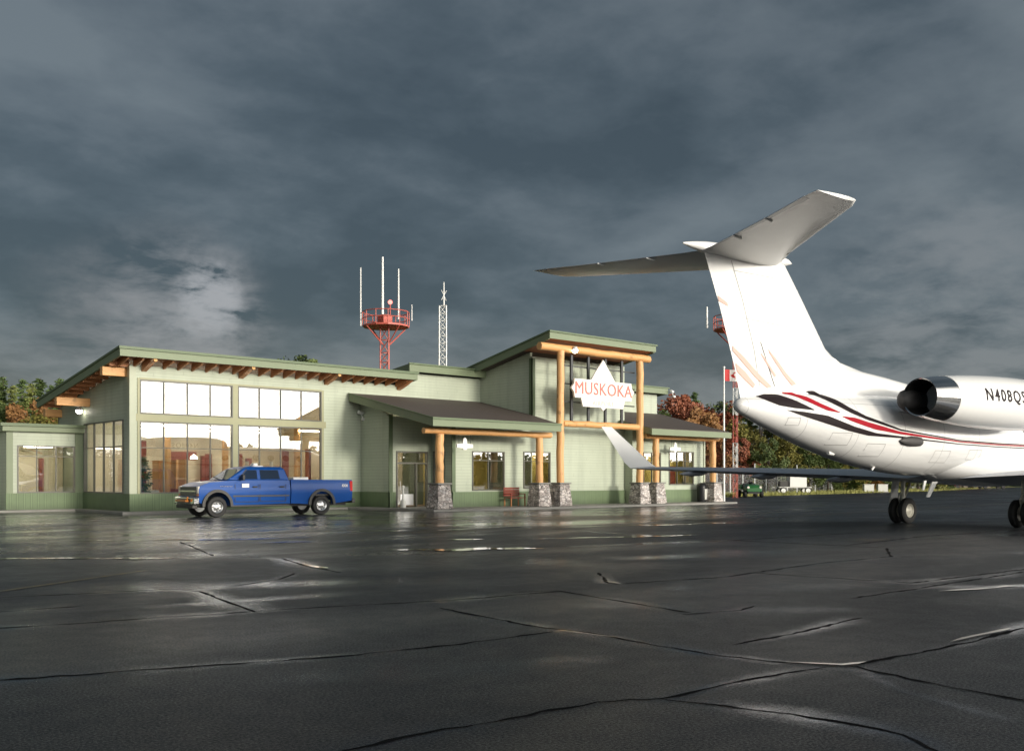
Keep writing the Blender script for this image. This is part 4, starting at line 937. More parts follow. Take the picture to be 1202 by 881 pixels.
# horizontal tail
def foil(le,te,y,z,th,n=12,camber=0):
    ring=[]
    def yt(f_): return 5*th*(.2969*math.sqrt(f_)-.126*f_-.3516*f_**2+.2843*f_**3-.1015*f_**4)
    c=le-te
    for i in range(n+1):
        f_=(1-math.cos(math.pi*i/n))/2;ring.append((le-c*f_,y,z+yt(f_)*c))
    for i in range(n-1,0,-1):
        f_=(1-math.cos(math.pi*i/n))/2;ring.append((le-c*f_,y,z-yt(f_)*c))
    return ring
for sg in (-1,1):
    m=MB();rings=[]
    for y,le,te,z,th in ((0,-9.0,-11.95,7.36,.11),(.5,-9.4,-12.1,7.36,.11),(1.2,-9.95,-12.3,7.37,.10),(3,-11.1,-13.0,7.41,.09),(4.6,-12.12,-13.62,7.45,.08),(4.88,-12.4,-13.7,7.455,.06)):
        rings.append(foil(le,te,sg*y,z,th))
    m.loft(rings);st=m.build('stabiliser',M['jetmatt'],J,True,0,60)
    m=MB();rings=[]
    for y,te,z in ((.45,-12.05,7.36),(3,-12.98,7.41),(4.45,-13.55,7.447)):
        rings.append([(te+.62,sg*y,z+.042),(te-.03,sg*y,z+.006),(te-.03,sg*y,z-.006),(te+.62,sg*y,z-.045)])
    m.loft(rings);m.build('elevator',M['jetgrey'],st)
    m=MB();m.tube((-12.2,sg*1.5,7.33),(-12.5,sg*1.5,7.36),.035,.015,8);m.tube((-12.75,sg*2.9,7.38),(-13.0,sg*2.9,7.4),.035,.015,8);m.each('hinge_fairing',M['jetflat'],st,smooth=True)
for sg in (-1,1):
    m=MB();rings=[]
    for y,le in ((.9,-9.72),(1.2,-9.95),(3,-11.1),(4.6,-12.12)):
        z=7.36+.02*y;rings.append([(le+.012,sg*y,z+.0),(le-.05,sg*y,z+.075-.012*y),(le-.16,sg*y,z+.115-.018*y),(le-.05,sg*y,z+.03),(le-.16,sg*y,z-.115+.018*y),(le-.05,sg*y,z-.075+.012*y)])
    m.loft(rings);m.build('leading_edge_strip',M['jetmetal'],J,True,0,60)
m=MB();rings=[]
for u,r,rz in ((-8.45,.02,.02),(-8.7,.14,.1),(-9.2,.2,.17),(-10,.24,.2),(-11,.23,.19),(-11.9,.17,.14),(-12.35,.09,.08),(-12.65,.02,.02)):
    rings.append([(u,r*math.cos(2*math.pi*j/20),7.45+rz*math.sin(2*math.pi*j/20)) for j in range(20)])
m.loft(rings);m.build('tail_bullet',M['jetflat'],J,True)
# engines
for sg in (-1,1):
    c=(0,sg*1.98,3.78)
    m=MB();m.lathe(c,(1,0,0),[(-4.45,.60),(-4.45,.655),(-3.6,.715),(-3.0,.75),(-2,.79),(-1,.805),(0,.80),(.8,.745),(1.25,.66),(1.32,.61),(1.25,.56),(.9,.56),(.4,.6),(.35,.05)],40);nc=m.build('engine_nacelle',M['jetflat'],J,True)
    m=MB();m.lathe(c,(1,0,0),[(-5.4,.50),(-5.42,.53),(-5.3,.545),(-4.9,.605),(-4.455,.648),(-4.455,.58)],40,False);m.build('exhaust_nozzle',M['jetmetal'],nc,True)
    m=MB();m.lathe(c,(1,0,0),[(-5.40,.498),(-5.0,.47),(-4.3,.42),(-4.3,.02)],32,False);m.build('nozzle_interior',M['soot'],nc,True)
    m=MB();rings=[]
    for u,r,rr in ((-5.5,1.46,.12),(-5.4,1.45,.26),(-5.1,1.42,.34),(-4.4,1.3,.42),(-3.4,1.2,.42)):
        rings.append([(u,sg*(r+.32*rr/.42*math.cos(2*math.pi*j/20)),3.74+rr*math.sin(2*math.pi*j/20)) for j in range(20)])
    m.loft(rings);m.build('reverser_fairing',M['darkmetal'],nc,True)
    m=MB();m.loft([foil(-.2,-4.9,sg*.85,3.42,.07),foil(-.2,-4.9,sg*1.5,3.5,.07)]);m.build('pylon',M['jetflat'],nc,True)
    # registration
    me=textmesh('N408QS',.50,.0,.006,1.25)
    bm=bmesh.new();bm.from_mesh(me);bmesh.ops.triangulate(bm,faces=bm.faces);bmesh.ops.subdivide_edges(bm,edges=bm.edges,cuts=2)
    for v in bm.verts:
        x_,y_=v.co.x,v.co.y
        z_=3.90+y_;uu=(-2.25+x_) if sg<0 else (-2.25-x_)
        dz=z_-3.78;K=[(-4.45,.655),(-3.6,.715),(-3.0,.75),(-2,.79),(-1,.805),(0,.80),(.8,.745)];rr=.8
        for (ua,ra),(ub,rb) in zip(K,K[1:]):
            if ua<=uu<=ub: rr=ra+(rb-ra)*(uu-ua)/(ub-ua)
        rr+=.012
        v.co=Vector((uu,sg*(1.98+math.sqrt(rr*rr-dz*dz)),z_))
    bm.to_mesh(me);bm.free();me.materials.clear();me.materials.append(M['sdark']);o=bpy.data.objects.new('registration',me);col.objects.link(o);o.parent=nc
# wings
for sg in (-1,1):
    m=MB();rings=[]
    for y,le,te,z,th in ((.9,5.2,-1.6,1.52,.085),(1.3,4.95,-1.62,1.54,.085),(2.6,4.0,-1.7,1.60,.085),(4.2,2.82,-1.85,1.66,.09),(7,.78,-2.65,1.76,.09),(9.5,-1.05,-3.35,1.86,.09),(11.45,-2.47,-3.98,1.93,.09)):
        rings.append(foil(le,te,sg*y,z,th,16))
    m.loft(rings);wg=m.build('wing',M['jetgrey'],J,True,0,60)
    m=MB();r1=foil(-2.47,-3.98,0,0,.08);r2=foil(-4.45,-4.98,0,0,.08)
    m.loft([[(p[0],sg*(11.46+p[2]*.9),1.93+p[2]*.3) for p in r1],[(p[0]-.15,sg*(11.62+p[2]),2.15) for p in foil(-2.6,-4.0,0,0,.07)],[(p[0],sg*(12.05+p[2]),3.57) for p in r2]]);m.build('winglet',M['jetmatt'],wg,True,0,60)
    for y in (3.4,6.2,9.0):
        m=MB();te=-1.85-(y-4.2)*.27 if y>4.2 else -1.8;m.lathe((te+.9,sg*y,1.50+(y-3.4)*.04),(-1,0,-.02),[(0,.01),(.3,.09),(.9,.11),(1.3,.06),(1.5,.01)],10);m.build('flap_track_fairing',M['jetgrey'],wg,True)
# main gear
M['strut']=plain('gear_strut',(.6,.58,.5),.35,.2)
def gear(x,y,wy,r,name='main_gear',ztop=1.5):
    m=MB();m.tube((x,y,r),(x+.03,y,ztop),.065,.085,12);m.tube((x,y-wy*1.1,r),(x,y+wy*1.1,r),.05,n=10);m.tube((x+.5,y,ztop-.05),(x+.05,y,.75),.04,n=8);m.tube((x-.12,y,.55),(x-.22,y,.85),.025,n=6);m.tube((x-.22,y,.85),(x-.05,y,1.1),.025,n=6)
    g_=m.build(name,M['strut'],J,True)
    for s_ in (-1,1):
        yc=y+s_*wy
        m=MB();w2=.115 if r>.35 else .08
        m.lathe((x,yc,r),(0,s_,0),[(-w2,r*.58),(-w2,r*.86),(-w2*.6,r),(w2*.6,r),(w2,r*.86),(w2,r*.58)],28,False);m.build('tyre',M['tyre'],g_,True)
        m=MB();m.lathe((x,yc,r),(0,s_,0),[(-w2*.9,r*.54),(w2*.85,r*.55),(w2*.5,r*.42),(w2*.75,r*.2),(w2*.9,r*.02)],20);m.build('rim',M['strut'],g_,True)
    return g_
for sg in (-1,1):
    g_=gear(0,sg*2.08,.19,.43)
    m=MB();m.prism([(-.35,.55),(.1,.62),(.28,1.5),(-.1,1.5)],'y',sg*2.08+sg*.30-.015,sg*2.08+sg*.30+.015) if sg>0 else m.prism([(-.35,.6),(.08,.66),(.2,1.5),(-.12,1.5)],'y',-2.08-.36,-2.08-.33);m.build('gear_door',M['jetflat'],g_)
gear(11.6,0,.13,.27,'nose_gear',1.9)
# small parts
m=MB();m.prism([(-1.60,1.42),(-1.30,1.42),(-1.75,.93),(-1.92,.93)],'y',-.02,.02);m.prism([(-2.05,1.45),(-1.93,1.45),(-2.05,1.15),(-2.15,1.15)],'y',-.02,.02);m.build('ventral_blade',M['white'],J)
m=MB();m.tube((-6.95,-.25,2.22),(-7.2,-.27,2.24),.06,.05,10);m.tube((-5.1,-.3,1.86),(-5.2,-.3,1.76),.04,.03,8);m.build('belly_beacon',M['white'],J,True)
m=MB();rings=[]
for u,k in ((-5.0,.05),(-4.85,.7),(-4.5,1),(-4.2,1),(-4.0,.9),(-3.93,.7)):
    rings.append([(u,-(sy_(-4.4,2.66)-.03+.10*k*math.cos(2*math.pi*j/14)),2.60+.15*k*math.sin(2*math.pi*j/14)) for j in range(14)])
m.loft(rings);m.build('exhaust_scoop',M['darkmetal'],J,True)
for u in (9.0,7.6,6.2,4.8,3.4,2.0):
    for sg in (-1,1):
        m=MB();ring=[];r0=[]
        for j in range(24):
            a=2*math.pi*j/24;uu=u+.32*math.cos(a);z=3.15+.23*math.sin(a);ring.append((uu,sg*(sy_(uu,z)+.002),z))
        m.face(ring);m.build('cabin_window',M['black'],FUS)
for sg in (-1,1):
    m=MB();prev=None
    for i in range(9):
        u=12.2+.9*i/8;row=[]
        for zf in (0,1):
            z=(2.75-.06*i/8) if not zf else (3.1-.32*i/8);cz,rz,ry=fus(u);q=max(0.02,1-((z-cz)/rz)**2);row.append(m.bm.verts.new((u,sg*(ry*math.sqrt(q)+.006),z)))
        if prev:m.bm.faces.new([prev[0],prev[1],row[1],row[0]])
        prev=row
    m.build('cockpit_window',M['black'],FUS)
# ------------------------------------------------------------------ masts
def lattice(mb,x,y,z0,z1,w0,w1,step,r=.035,br=.02,n=3):
    def cor(z,k):
        f_=(z-z0)/(z1-z0);w=w0+(w1-w0)*f_;a=2*math.pi*k/n+.4;return Vector((x+w*math.cos(a),y+w*math.sin(a),z))
    k_=int((z1-z0)/step)
    for k in range(n): mb.tube(cor(z0,k),cor(z1,k),r,n=6)
    for i in range(k_):
        za=z0+(z1-z0)*i/k_;zb=z0+(z1-z0)*(i+1)/k_
        for k in range(n):
            mb.tube(cor(za,k),cor(zb,(k+1)%n),br,n=4,cap=False);mb.tube(cor(zb,k),cor(zb,(k+1)%n),br,n=4,cap=False)
def platform_mast(x,y,zp_,label,ants,banded,mw_=.42):
    A=empty('antenna_mast',(x,y,0),0,label,'antenna mast')
    z=0;k=0
    while z<zp_-.1:
        z1=min(zp_,z+2.2)
        m=MB();lattice(m,0,0,z,z1,mw_,mw_,.7,.14*mw_,.08*mw_);m.build('mast_section',M['towerred'] if (k%2==0 or not banded) else M['towerwhite'],A);z=z1;k+=1
    m=MB();N_=12;R1=1.75
    ring=[(R1*math.cos(2*math.pi*i/N_),R1*math.sin(2*math.pi*i/N_)) for i in range(N_)]
    m.prism(ring,'z',zp_,zp_+.12)
    for i in range(N_):
        a=Vector((*ring[i],zp_+.12));m.tube(a,a+Vector((0,0,1.0)),.035,n=6)
        b=Vector((*ring[(i+1)%N_],zp_+.12))
        for h_ in (.5,1.0): m.tube(a+Vector((0,0,h_)),b+Vector((0,0,h_)),.035,n=6)
        if i%3==0: m.tube((ring[i][0],ring[i][1],zp_),(.3*math.cos(2*math.pi*i/N_),.3*math.sin(2*math.pi*i/N_),zp_-1.3),.05,n=6)
    m.box(-.5,.3,-.4,.4,zp_+.12,zp_+.9)
    m.build('platform',M['towerred'],A)
    for (dx,dy,z0,z1,r_) in ants:
        m=MB();m.tube((dx,dy,z0),(dx,dy,z1),r_,r_*.7,8);m.build('whip_antenna',M['towerwhite'],A)
    m=MB();m.tube((.25,-.2,zp_+.9),(.25,-.2,zp_+1.75),.04);bc=m.build('beacon_post',M['towerred'],A)
    m=MB();bmesh.ops.create_uvsphere(m.bm,u_segments=12,v_segments=8,radius=.17,matrix=Matrix.Translation((.25,-.2,zp_+1.9)));m.build('beacon_lamp',M['redlamp'] if not banded else M['red'],bc,True)
    return A
CR_=Vector((.741,-.672,0))
def off(d_): v=CR_*d_;return v.x,v.y
platform_mast(26.62,18.92,12.9,'red antenna mast with railed round platform and lit red beacon behind the roof',[(*off(-1.9),13.0,17.4,.06),(*off(-.25),13.5,18.2,.10),(*off(.95),13.5,17.3,.07),(*off(1.95),13.4,14.6,.04)],False)
platform_mast(50.3,4.2,13.4,'red and white banded antenna mast with platform standing behind the flagpole',[(*off(-2.3),13.6,15.3,.09),(*off(-.1),13.6,15.4,.14),(*off(.9),13.6,16.2,.06)],True,.21)
A=empty('lattice_mast',(51.58,43.53,0),0,'slender white lattice mast with a spike tip behind the terminal roof','lattice mast')
m=MB();lattice(m,0,0,0,20.6,.58,.5,.8,.075,.04);m.build('mast_section',M['towerwhite'],A)
m=MB();m.tube((0,0,20.4),(0,0,23.2),.09,.05,8);m.tube((-.35,0,21.2),(.35,0,22.3),.03,n=5);m.tube((.35,0,21.2),(-.35,0,22.3),.03,n=5);m.build('whip_antenna',M['towerwhite'],A)
# flagpole
A=empty('flagpole',(39.45,-2.5,0),0,'tall white flagpole with a red and white flag beyond the right porch','flagpole')
m=MB();m.tube((0,0,0),(0,0,9.0),.08,.05,12);bmesh.ops.create_uvsphere(m.bm,u_segments=10,v_segments=6,radius=.09,matrix=Matrix.Translation((0,0,9.08)));m.build('pole',M['white'],A,True)
t=NT('flag_cloth');o_=t.sep(t.pos(True))
band=t.ramp(t.math('DIVIDE',o_[0],1.36),[(.0,1),(.249,1),(.25,0),(.749,0),(.75,1)])
n_=band.node;n_.color_ramp.interpolation='CONSTANT'
for i,(p_,c_) in enumerate(((0,1),(.25,0),(.75,1))): pass
t.set(t.mix(band,(.72,.70,.68),(.5,.03,.03)),.7);M['flag']=t.m
n_.color_ramp.elements[1].color=(1,1,1,1);n_.color_ramp.elements[1].position=.2
m=MB();N_=24;rows=[]
for i in range(N_+1):
    f_=i/N_;x=1.36*f_;rows.append([(x,.10*math.sin(f_*9)*(.3+f_),8.95-.78*j/4-.18*f_*f_) for j in range(5)])
m.loft(rows,close=False,caps=False);fl=m.build('flag',M['flag'],A,True);fl.rotation_euler=(0,0,R(-40));fl.location=(.08,-.02,0)
# maple leaf on the flag
LF=[(0,.30),(.055,.19),(.12,.22),(.10,.07),(.17,.12),(.19,.08),(.27,.09),(.24,.03),(.28,0),(.14,-.11),(.16,-.16),(.015,-.14),(.01,-.27)]
LF=LF+[(-x,z) for x,z in LF[::-1][:-1]]
m=MB()
for sgn in (-1,1): m.face([(.68+x,.10*math.sin((.68+x)/1.36*9)*(.3+(.68+x)/1.36)+sgn*.006,8.52+z) for x,z in LF])
m.build('leaf_emblem',M['red'],fl)
# ------------------------------------------------------------------ yard vehicles
GA=empty('utility_vehicle',(53.6,5.0,0),R(-42),'small green utility vehicle facing the apron beside the flagpole','utility vehicle')
M['jgreen']=plain('tractor_green',(.02,.12,.03),.35)
m=MB();m.loft([[(-.62,-1.2,.45),(.62,-1.2,.45),(.62,.1,.45),(-.62,.1,.45)],[(-.6,-1.2,.8),(.6,-1.2,.8),(.62,.1,.85),(-.62,.1,.85)],[(-.45,-1.0,.98),(.45,-1.0,.98),(.5,-.1,1.08),(-.5,-.1,1.08)]]);m.build('hood',M['jgreen'],GA,True,.05,30)
m=MB();m.box(-.7,.7,.75,2.0,.65,.72);m.box(-.7,-.64,.75,2.0,.721,1.05);m.box(.64,.7,.75,2.0,.721,1.05);m.box(-.64,.64,.75,.81,.721,1.05);m.box(-.64,.64,1.94,2.0,.721,1.05);m.build('cargo_box',M['jgreen'],GA)
m=MB();m.box(-.55,.55,.2,.65,.5,.8);m.box(-.55,.55,.62,.7,.8,1.15);m.build('seat',M['black'],GA,bevel=.04)
m=MB();m.tube((0,-.15,.95),(0,.1,1.15),.02);m.lathe((0,.12,1.17),(0,.6,.8),[(-.015,.17),(.0,.19),(.015,.17)],16);m.build('steering_wheel',M['black'],GA,True)
for s_ in (-1,1):
    m=MB();m.tube((s_*.5,-1.215,.82),(s_*.5,-1.19,.82),.1,n=12);m.build('headlight',M['headlight'],GA,True)
    for yy in (-.75,1.3):
        m=MB();m.lathe((s_*.68,yy,.3),(s_,0,0),[(-.12,.14),(-.12,.25),(-.07,.3),(.07,.3),(.12,.25),(.12,.14)],18,False);w_=m.build('wheel',M['tyre'],GA,True)
        m=MB();m.lathe((s_*.68,yy,.3),(s_,0,0),[(-.1,.135),(.08,.135),(.05,.05),(.06,.01)],14);m.build('rim',M['jgreen'],w_,True)
m=MB();m.box(-.5,.5,-1.1,1.9,.3,.446);m.build('chassis',M['black'],GA)
CT=empty('baggage_cart',(72.5,13.2,0),R(-42),'white box on a flat wheeled cart standing by the fence','cart')
m=MB();m.box(-1.3,2.0,-.7,.7,.62,.72);m.box(-1.9,-1.3,-.04,.04,.6,.68);m.build('deck',M['dirtywhite'],CT)
m=MB();m.box(-.2,1.5,-.65,.65,.723,2.0);m.build('cargo_box',M['white'],CT,bevel=.03)
m=MB();m.tube((-1.2,-.6,.72),(-1.2,-.6,2.3),.04);m.tube((-1.2,.6,.72),(-1.2,.6,2.3),.04);m.tube((-1.2,-.6,2.28),(-1.2,.6,2.28),.04);m.box(-1.1,-.25,-.5,.5,.73,1.3);m.build('end_frame',M['cladding'],CT)
for x in (-.9,1.6):
    for s_ in (-1,1):
        m=MB();m.lathe((x,s_*.72,.34),(0,s_,0),[(-.1,.2),(-.1,.3),(-.06,.34),(.06,.34),(.1,.3),(.1,.24)],18,False);w_=m.build('wheel',M['tyre'],CT,True)
        m=MB();m.lathe((x,s_*.72,.34),(0,s_,0),[(-.08,.235),(.09,.24),(.11,.235),(.09,.05),(.1,.01)],14);m.build('rim',M['white'],w_,True)
for i,(x,y,lab) in enumerate(((88.0,13.0,'left of two small pale utility boxes on the grass by the fence'),(90.0,12.4,'right of two small pale utility boxes on the grass by the fence'))):
    A=empty('utility_box',(x,y,-.03),R(-42),lab,'utility box')
    m=MB();m.box(-.55,.55,-.3,.3,.12,.9);m.build('cabinet',M['dirtywhite'],A,bevel=.03)
    m=MB();m.box(-.62,.62,-.37,.37,0,.117);m.build('plinth',M['conc'],A)
    m=MB();m.box(-.60,.60,-.35,.35,.903,.96);m.build('lid',M['dirtywhite'],A,bevel=.01)
# parked car far right
def small_car(x,y,rz,mat,label):
    c=empty('parked_car',(x,y,0),rz,label,'car')
    prof=[(-2.2,.45),(-2.2,.75),(-1.9,.92),(-1.1,1.0),(-.5,1.42),(.9,1.45),(1.7,1.05),(2.2,.98),(2.25,.45)]
    m=MB();m.prism(prof,'y',-.85,.85)
    for v in m.bm.verts:
        if v.co.z>1.2:v.co.y*=.82
    m.build('body',mat,c,True,.08,30)
    for s_ in (-1,1):
        m=MB();m.loft([[(-.95,s_*.80,1.02),(1.45,s_*.80,1.02),(.85,s_*.715,1.38),(-.42,s_*.715,1.38)],[(-.95,s_*.86,1.02),(1.45,s_*.86,1.02),(.85,s_*.765,1.38),(-.42,s_*.765,1.38)]]);m.build('side_window',M['black'],c)
        for xx in (-1.4,1.4):
            m=MB();m.lathe((xx,s_*.78,.33),(0,s_,0),[(-.1,.2),(-.1,.3),(-.05,.33),(.05,.33),(.1,.29),(.1,.2)],16);w_=m.build('wheel',M['tyre'],c,True)
            m=MB();m.lathe((xx,s_*.78,.33),(0,s_,0),[(.02,.2),(.09,.195),(.07,.05),(.08,.01)],12);m.build('rim',M['silver'],w_,True)
small_car(142,21.5,R(-40),M['white'],'white car parked far across the apron under the jet belly')
small_car(139,24.5,R(140),M['red'],'red car parked far off beside the white car')
# pale sand bank
g=MB();g.loft([[(158,29+2*k,-.03),(160,29+3*k,.02),(168,32+3*k,1.2),(200,41+3*k,1.4),(235,53+3*k,1.0),(245,57+3*k,-.03)] for k in range(4)],close=False,caps=False)
M['sand']=plain('pale_sand',(.5,.4,.3),.9)
tag(g.build('sand_bank',M['sand']),kind='structure')
# ------------------------------------------------------------------ fence
F0=Vector((57,12.5,0));F1=Vector((188,43,0));L_=(F1-F0).length;fd=(F1-F0)/L_
A=empty('chain_link_fence',(F0.x,F0.y,-.03),math.atan2(fd.y,fd.x),'long grey chain link fence along the grass beyond the apron','fence')
np_=int(L_/3.2)
for i in range(np_+1):
    m=MB();m.tube((i*3.2,0,0),(i*3.2,0,2.5 if i%4 else 3.1),.065,n=8);m.build('post',M['galv'],A)
m=MB();m.tube((0,0,2.42),(np_*3.2,0,2.42),.035,n=6);m.build('top_rail',M['galv'],A)
t=NT('chain_link_mesh');o_=t.sep(t.pos(True))
def dia(a): return t.math('LESS_THAN',t.math('ABSOLUTE',t.math('SUBTRACT',t.math('FRACT',t.math('MULTIPLY',a,9)),.5)),.04)
al=t.math('MAXIMUM',dia(t.math('ADD',o_[0],o_[2])),dia(t.math('SUBTRACT',o_[0],o_[2])))
t.set((.35,.36,.37),.5);t.l.new(al,t.p.inputs['Alpha']);M['mesh']=t.m
m=MB();m.face([(0,.04,.05),(np_*3.2,.04,.05),(np_*3.2,.04,2.4),(0,.04,2.4)]);m.build('wire_mesh',M['mesh'],A)
# ------------------------------------------------------------------ grass tufts along the edge of the apron
edge=[Vector((40,4,0)),Vector((53,6.6,0)),Vector((71,9,0)),Vector((107,14.2,0)),Vector((150,25,0))]
m=MB();rg=random.Random(11)
for i in range(9000):
    k=rg.choice([0,1,1,2,2,2,3]);a=edge[k].lerp(edge[k+1],rg.random())+Vector((rg.uniform(-1,1)*.3,rg.random()**1.5*9+.1,-.03))
    h_=rg.uniform(.1,.42);w=rg.uniform(.02,.05);an=rg.uniform(0,3.14);dx,dy=math.cos(an)*w,math.sin(an)*w
    m.face([a+Vector((-dx,-dy,0)),a+Vector((dx,dy,0)),a+Vector((rg.uniform(-.08,.08),rg.uniform(-.08,.08),h_))])
M['blade']=plain('grass_blade',(.28,.28,.08),.8,var=.4,scale=1)
tag(m.build('grass_tufts',M['blade']),'rough yellow green grass along the far edge of the apron','grass',kind='stuff')
# ------------------------------------------------------------------ trees
def leafmat(name,c1,c2):
    t=NT(name);P=t.pos();a=t.noise(P,.9,4,.65);b=t.add('ShaderNodeObjectInfo').outputs['Random']
    cc=t.mix(t.ramp(a,[(.32,0),(.68,1)]),c1,c2);cc=t.mix(t.math('MULTIPLY',b,.3),cc,dk(c1,.6))
    t.set(cc,.65);t.inp(t.p.inputs['Subsurface Weight'],0.0)
    return t.m
LM={'green':leafmat('leaf_green',(0.049,0.084,0.022),(0.140,0.175,0.049)),'yellow':leafmat('leaf_yellow_green',(0.126,0.140,0.028),(0.308,0.266,0.070)),
'red':leafmat('leaf_red',(.20,.06,.035),(.42,.15,.075)),
'rust':leafmat('leaf_rust',(0.210,0.098,0.039),(0.420,0.224,0.077)),'pine':leafmat('needle_dark_green',(0.049,0.091,0.028),(0.168,0.231,0.077)),'pineyellow':leafmat('needle_mid_green',(0.112,0.154,0.042),(0.266,0.294,0.084))}
M['bark']=plain('bark',(.07,.055,.045),.9,var=.3,bump=.5)
def deciduous(seed,h=11,w=4.0,nl=6000):
    r_=random.Random(seed);tr=MB();base=h*.22
    tr.tube((0,0,-.05),(0,0,base),.22,.17,8);top=Vector((r_.uniform(-.4,.4),r_.uniform(-.4,.4),h*.8));tr.tube((0,0,base),top,.17,.04,7)
    cl_=[]
    for i in range(36):
        f_=r_.uniform(.02,1) if i>9 else r_.uniform(0,.3);a=r_.uniform(0,6.28);rad=w*math.sin(math.pi*min(.97,f_*.75+.22))**.7*r_.uniform(.35,1.0)
        c=Vector((math.cos(a)*rad,math.sin(a)*rad,h*(.07+.88*f_)));cl_.append((c,r_.uniform(.55,1.25)))
        if i%2==0: z_=c.z*.75;tr.tube((0,0,max(base*.8,z_*.8)),c,.06,.015,5)
    cr=MB()
    for i in range(nl):
        c,rad=r_.choice(cl_);d_=Vector((r_.gauss(0,1),r_.gauss(0,1),r_.gauss(0,.8)));d_=d_.normalized()*rad*r_.random()**.4
        p=c+d_;s_=r_.uniform(.10,.24);u=Vector((r_.uniform(-1,1),r_.uniform(-1,1),r_.uniform(-1,1))).normalized();v=u.orthogonal().normalized()
        cr.face([p-u*s_,p+v*s_*.7,p+u*s_,p-v*s_*.7])
    return tr,cr
def conifer(seed,h=12,w=2.3,nl=7000):
    r_=random.Random(seed);tr=MB();tr.tube((0,0,-.05),(0,0,h*.97),.2,.02,8);cr=MB()
    br=[]
    z=h*.03
    while z<h*.97:
        f_=1-(z/h);L=w*(f_**.8)*r_.uniform(.7,1.1)+.12
        for k in range(r_.randint(4,6)): br.append((z+r_.uniform(-.1,.1),r_.uniform(0,6.28),L*r_.uniform(.6,1.1)))
        z+=h*.035
    tot=sum(b[2] for b in br)
    for z,a,L in br:
        if L>.5: tr.tube((0,0,z),(math.cos(a)*L*.7,math.sin(a)*L*.7,z-.12*L),.03,.01,4)
        for i in range(int(nl*L/tot)+1):
            t_=r_.random()**.7;q=Vector((math.cos(a)*L*t_,math.sin(a)*L*t_,z-.22*L*t_+.1*L*t_*t_))+Vector((r_.gauss(0,.13),r_.gauss(0,.13),r_.gauss(0,.09)))
            s_=r_.uniform(.10,.25);u=Vector((math.cos(a)+r_.uniform(-.7,.7),math.sin(a)+r_.uniform(-.7,.7),r_.uniform(-.5,.2))).normalized();v=u.orthogonal().normalized()
            cr.face([q-u*s_,q+v*s_*.4,q+u*s_,q-v*s_*.4])
    return tr,cr
protos={}
for nm,fn,seeds in (('d',deciduous,(1,2,3)),('c',conifer,(4,5,6))):
    for s_ in seeds:
        tr,cr=fn(s_);a=tr.build('trunk',M['bark']);b=cr.build('crown',LM['green']);protos.setdefault(nm,[]).append((a.data,b.data));bpy.data.objects.remove(a);bpy.data.objects.remove(b)
LBL={('d','green'):('broadleaf_tree','dark green broadleaf tree'),('d','yellow'):('broadleaf_tree','yellow green broadleaf tree'),('d','red'):('maple_tree','bright red autumn maple tree'),('d','rust'):('maple_tree','rust orange autumn tree'),('c','pine'):('conifer_tree','dark green conifer'),('c','pineyellow'):('conifer_tree','mid green conifer')}
rt=random.Random(21)
def tree(x,y,kind,mat,h,place,grp):
    nm,lb=LBL[(kind,mat)];A=empty(nm,(x,y,-.03),rt.uniform(0,6.28),lb+' '+place,'tree',lb+'s '+grp)
    base=11 if kind=='d' else 12;s_=h/base;A.scale=(s_*rt.uniform(.9,1.15),s_*rt.uniform(.9,1.15),s_)
    tr,cr=rt.choice(protos[kind])
    for me,n_,mt in ((tr,'trunk',M['bark']),(cr,'crown',LM[mat])):
        o=bpy.data.objects.new(n_,me);col.objects.link(o);o.parent=A;o.material_slots[0].link='OBJECT';o.material_slots[0].material=mt
def P2(px,Z):
    k=(px-601)/1170;return -16.7164+Z*(k*.740978+.671529),-43.0238+Z*(-k*.671529+.740978)
# right tree line (positions measured along the view, then fixed in the world)
def topz(py,Z): return (562-py)/1170*Z+1.5
RT=[(770,480,118,'d','green'),(783,484,122,'d','rust'),(797,462,128,'d','red'),(806,470,124,'d','red'),(815,455,134,'c','pine'),(824,476,122,'d','rust'),(838,476,126,'d','red'),(846,470,132,'d','green'),(862,468,134,'d','red'),(880,466,128,'c','pine'),(893,470,124,'d','yellow'),(905,462,132,'c','pine'),(918,468,126,'d','green'),(932,462,128,'c','pineyellow'),(946,470,122,'d','yellow'),(960,460,132,'c','pine'),(975,466,126,'d','green'),(990,462,124,'c','pine'),(1006,468,128,'d','rust'),(1022,464,124,'d','green'),(1040,468,130,'c','pine'),(1058,470,124,'d','yellow'),(1078,466,128,'d','green'),(1100,462,126,'c','pine'),(1125,468,128,'d','red'),(1150,464,132,'d','green'),(1178,468,130,'c','pine'),(1205,466,134,'d','yellow'),(1240,468,134,'d','green'),(1280,464,136,'c','pine'),(1330,468,138,'d','rust'),(1390,466,140,'d','green'),
(790,500,112,'d','green'),(852,505,114,'d','red'),(868,512,113,'d','red'),(884,508,114,'d','yellow'),(902,512,112,'d','green'),(924,508,114,'d','yellow'),(950,512,113,'d','green'),(972,508,114,'d','green'),(998,512,114,'d','yellow'),(1024,510,114,'d','green'),(1052,508,116,'d','green'),(1090,512,116,'d','yellow'),(1130,510,118,'d','green'),(1175,508,120,'d','green'),(835,500,113,'d','rust'),(815,505,112,'d','red'),(760,500,112,'d','green'),(740,490,118,'d','green')]
def edgeZ(px):
    K=[(700,70),(862,83),(960,97),(1100,126),(1202,197),(1400,260)]
    for a,b in zip(K,K[1:]):
        if px<=b[0]: return a[1]+(b[1]-a[1])*(px-a[0])/(b[0]-a[0])
    return 260
for px,py,Z,k,mt in RT:
    Z=max(Z,edgeZ(px)+19);x,y=P2(px,Z);tree(x,y,k,mt,min(15,topz(py,Z)),'in the wood beyond the fence','beyond the fence')
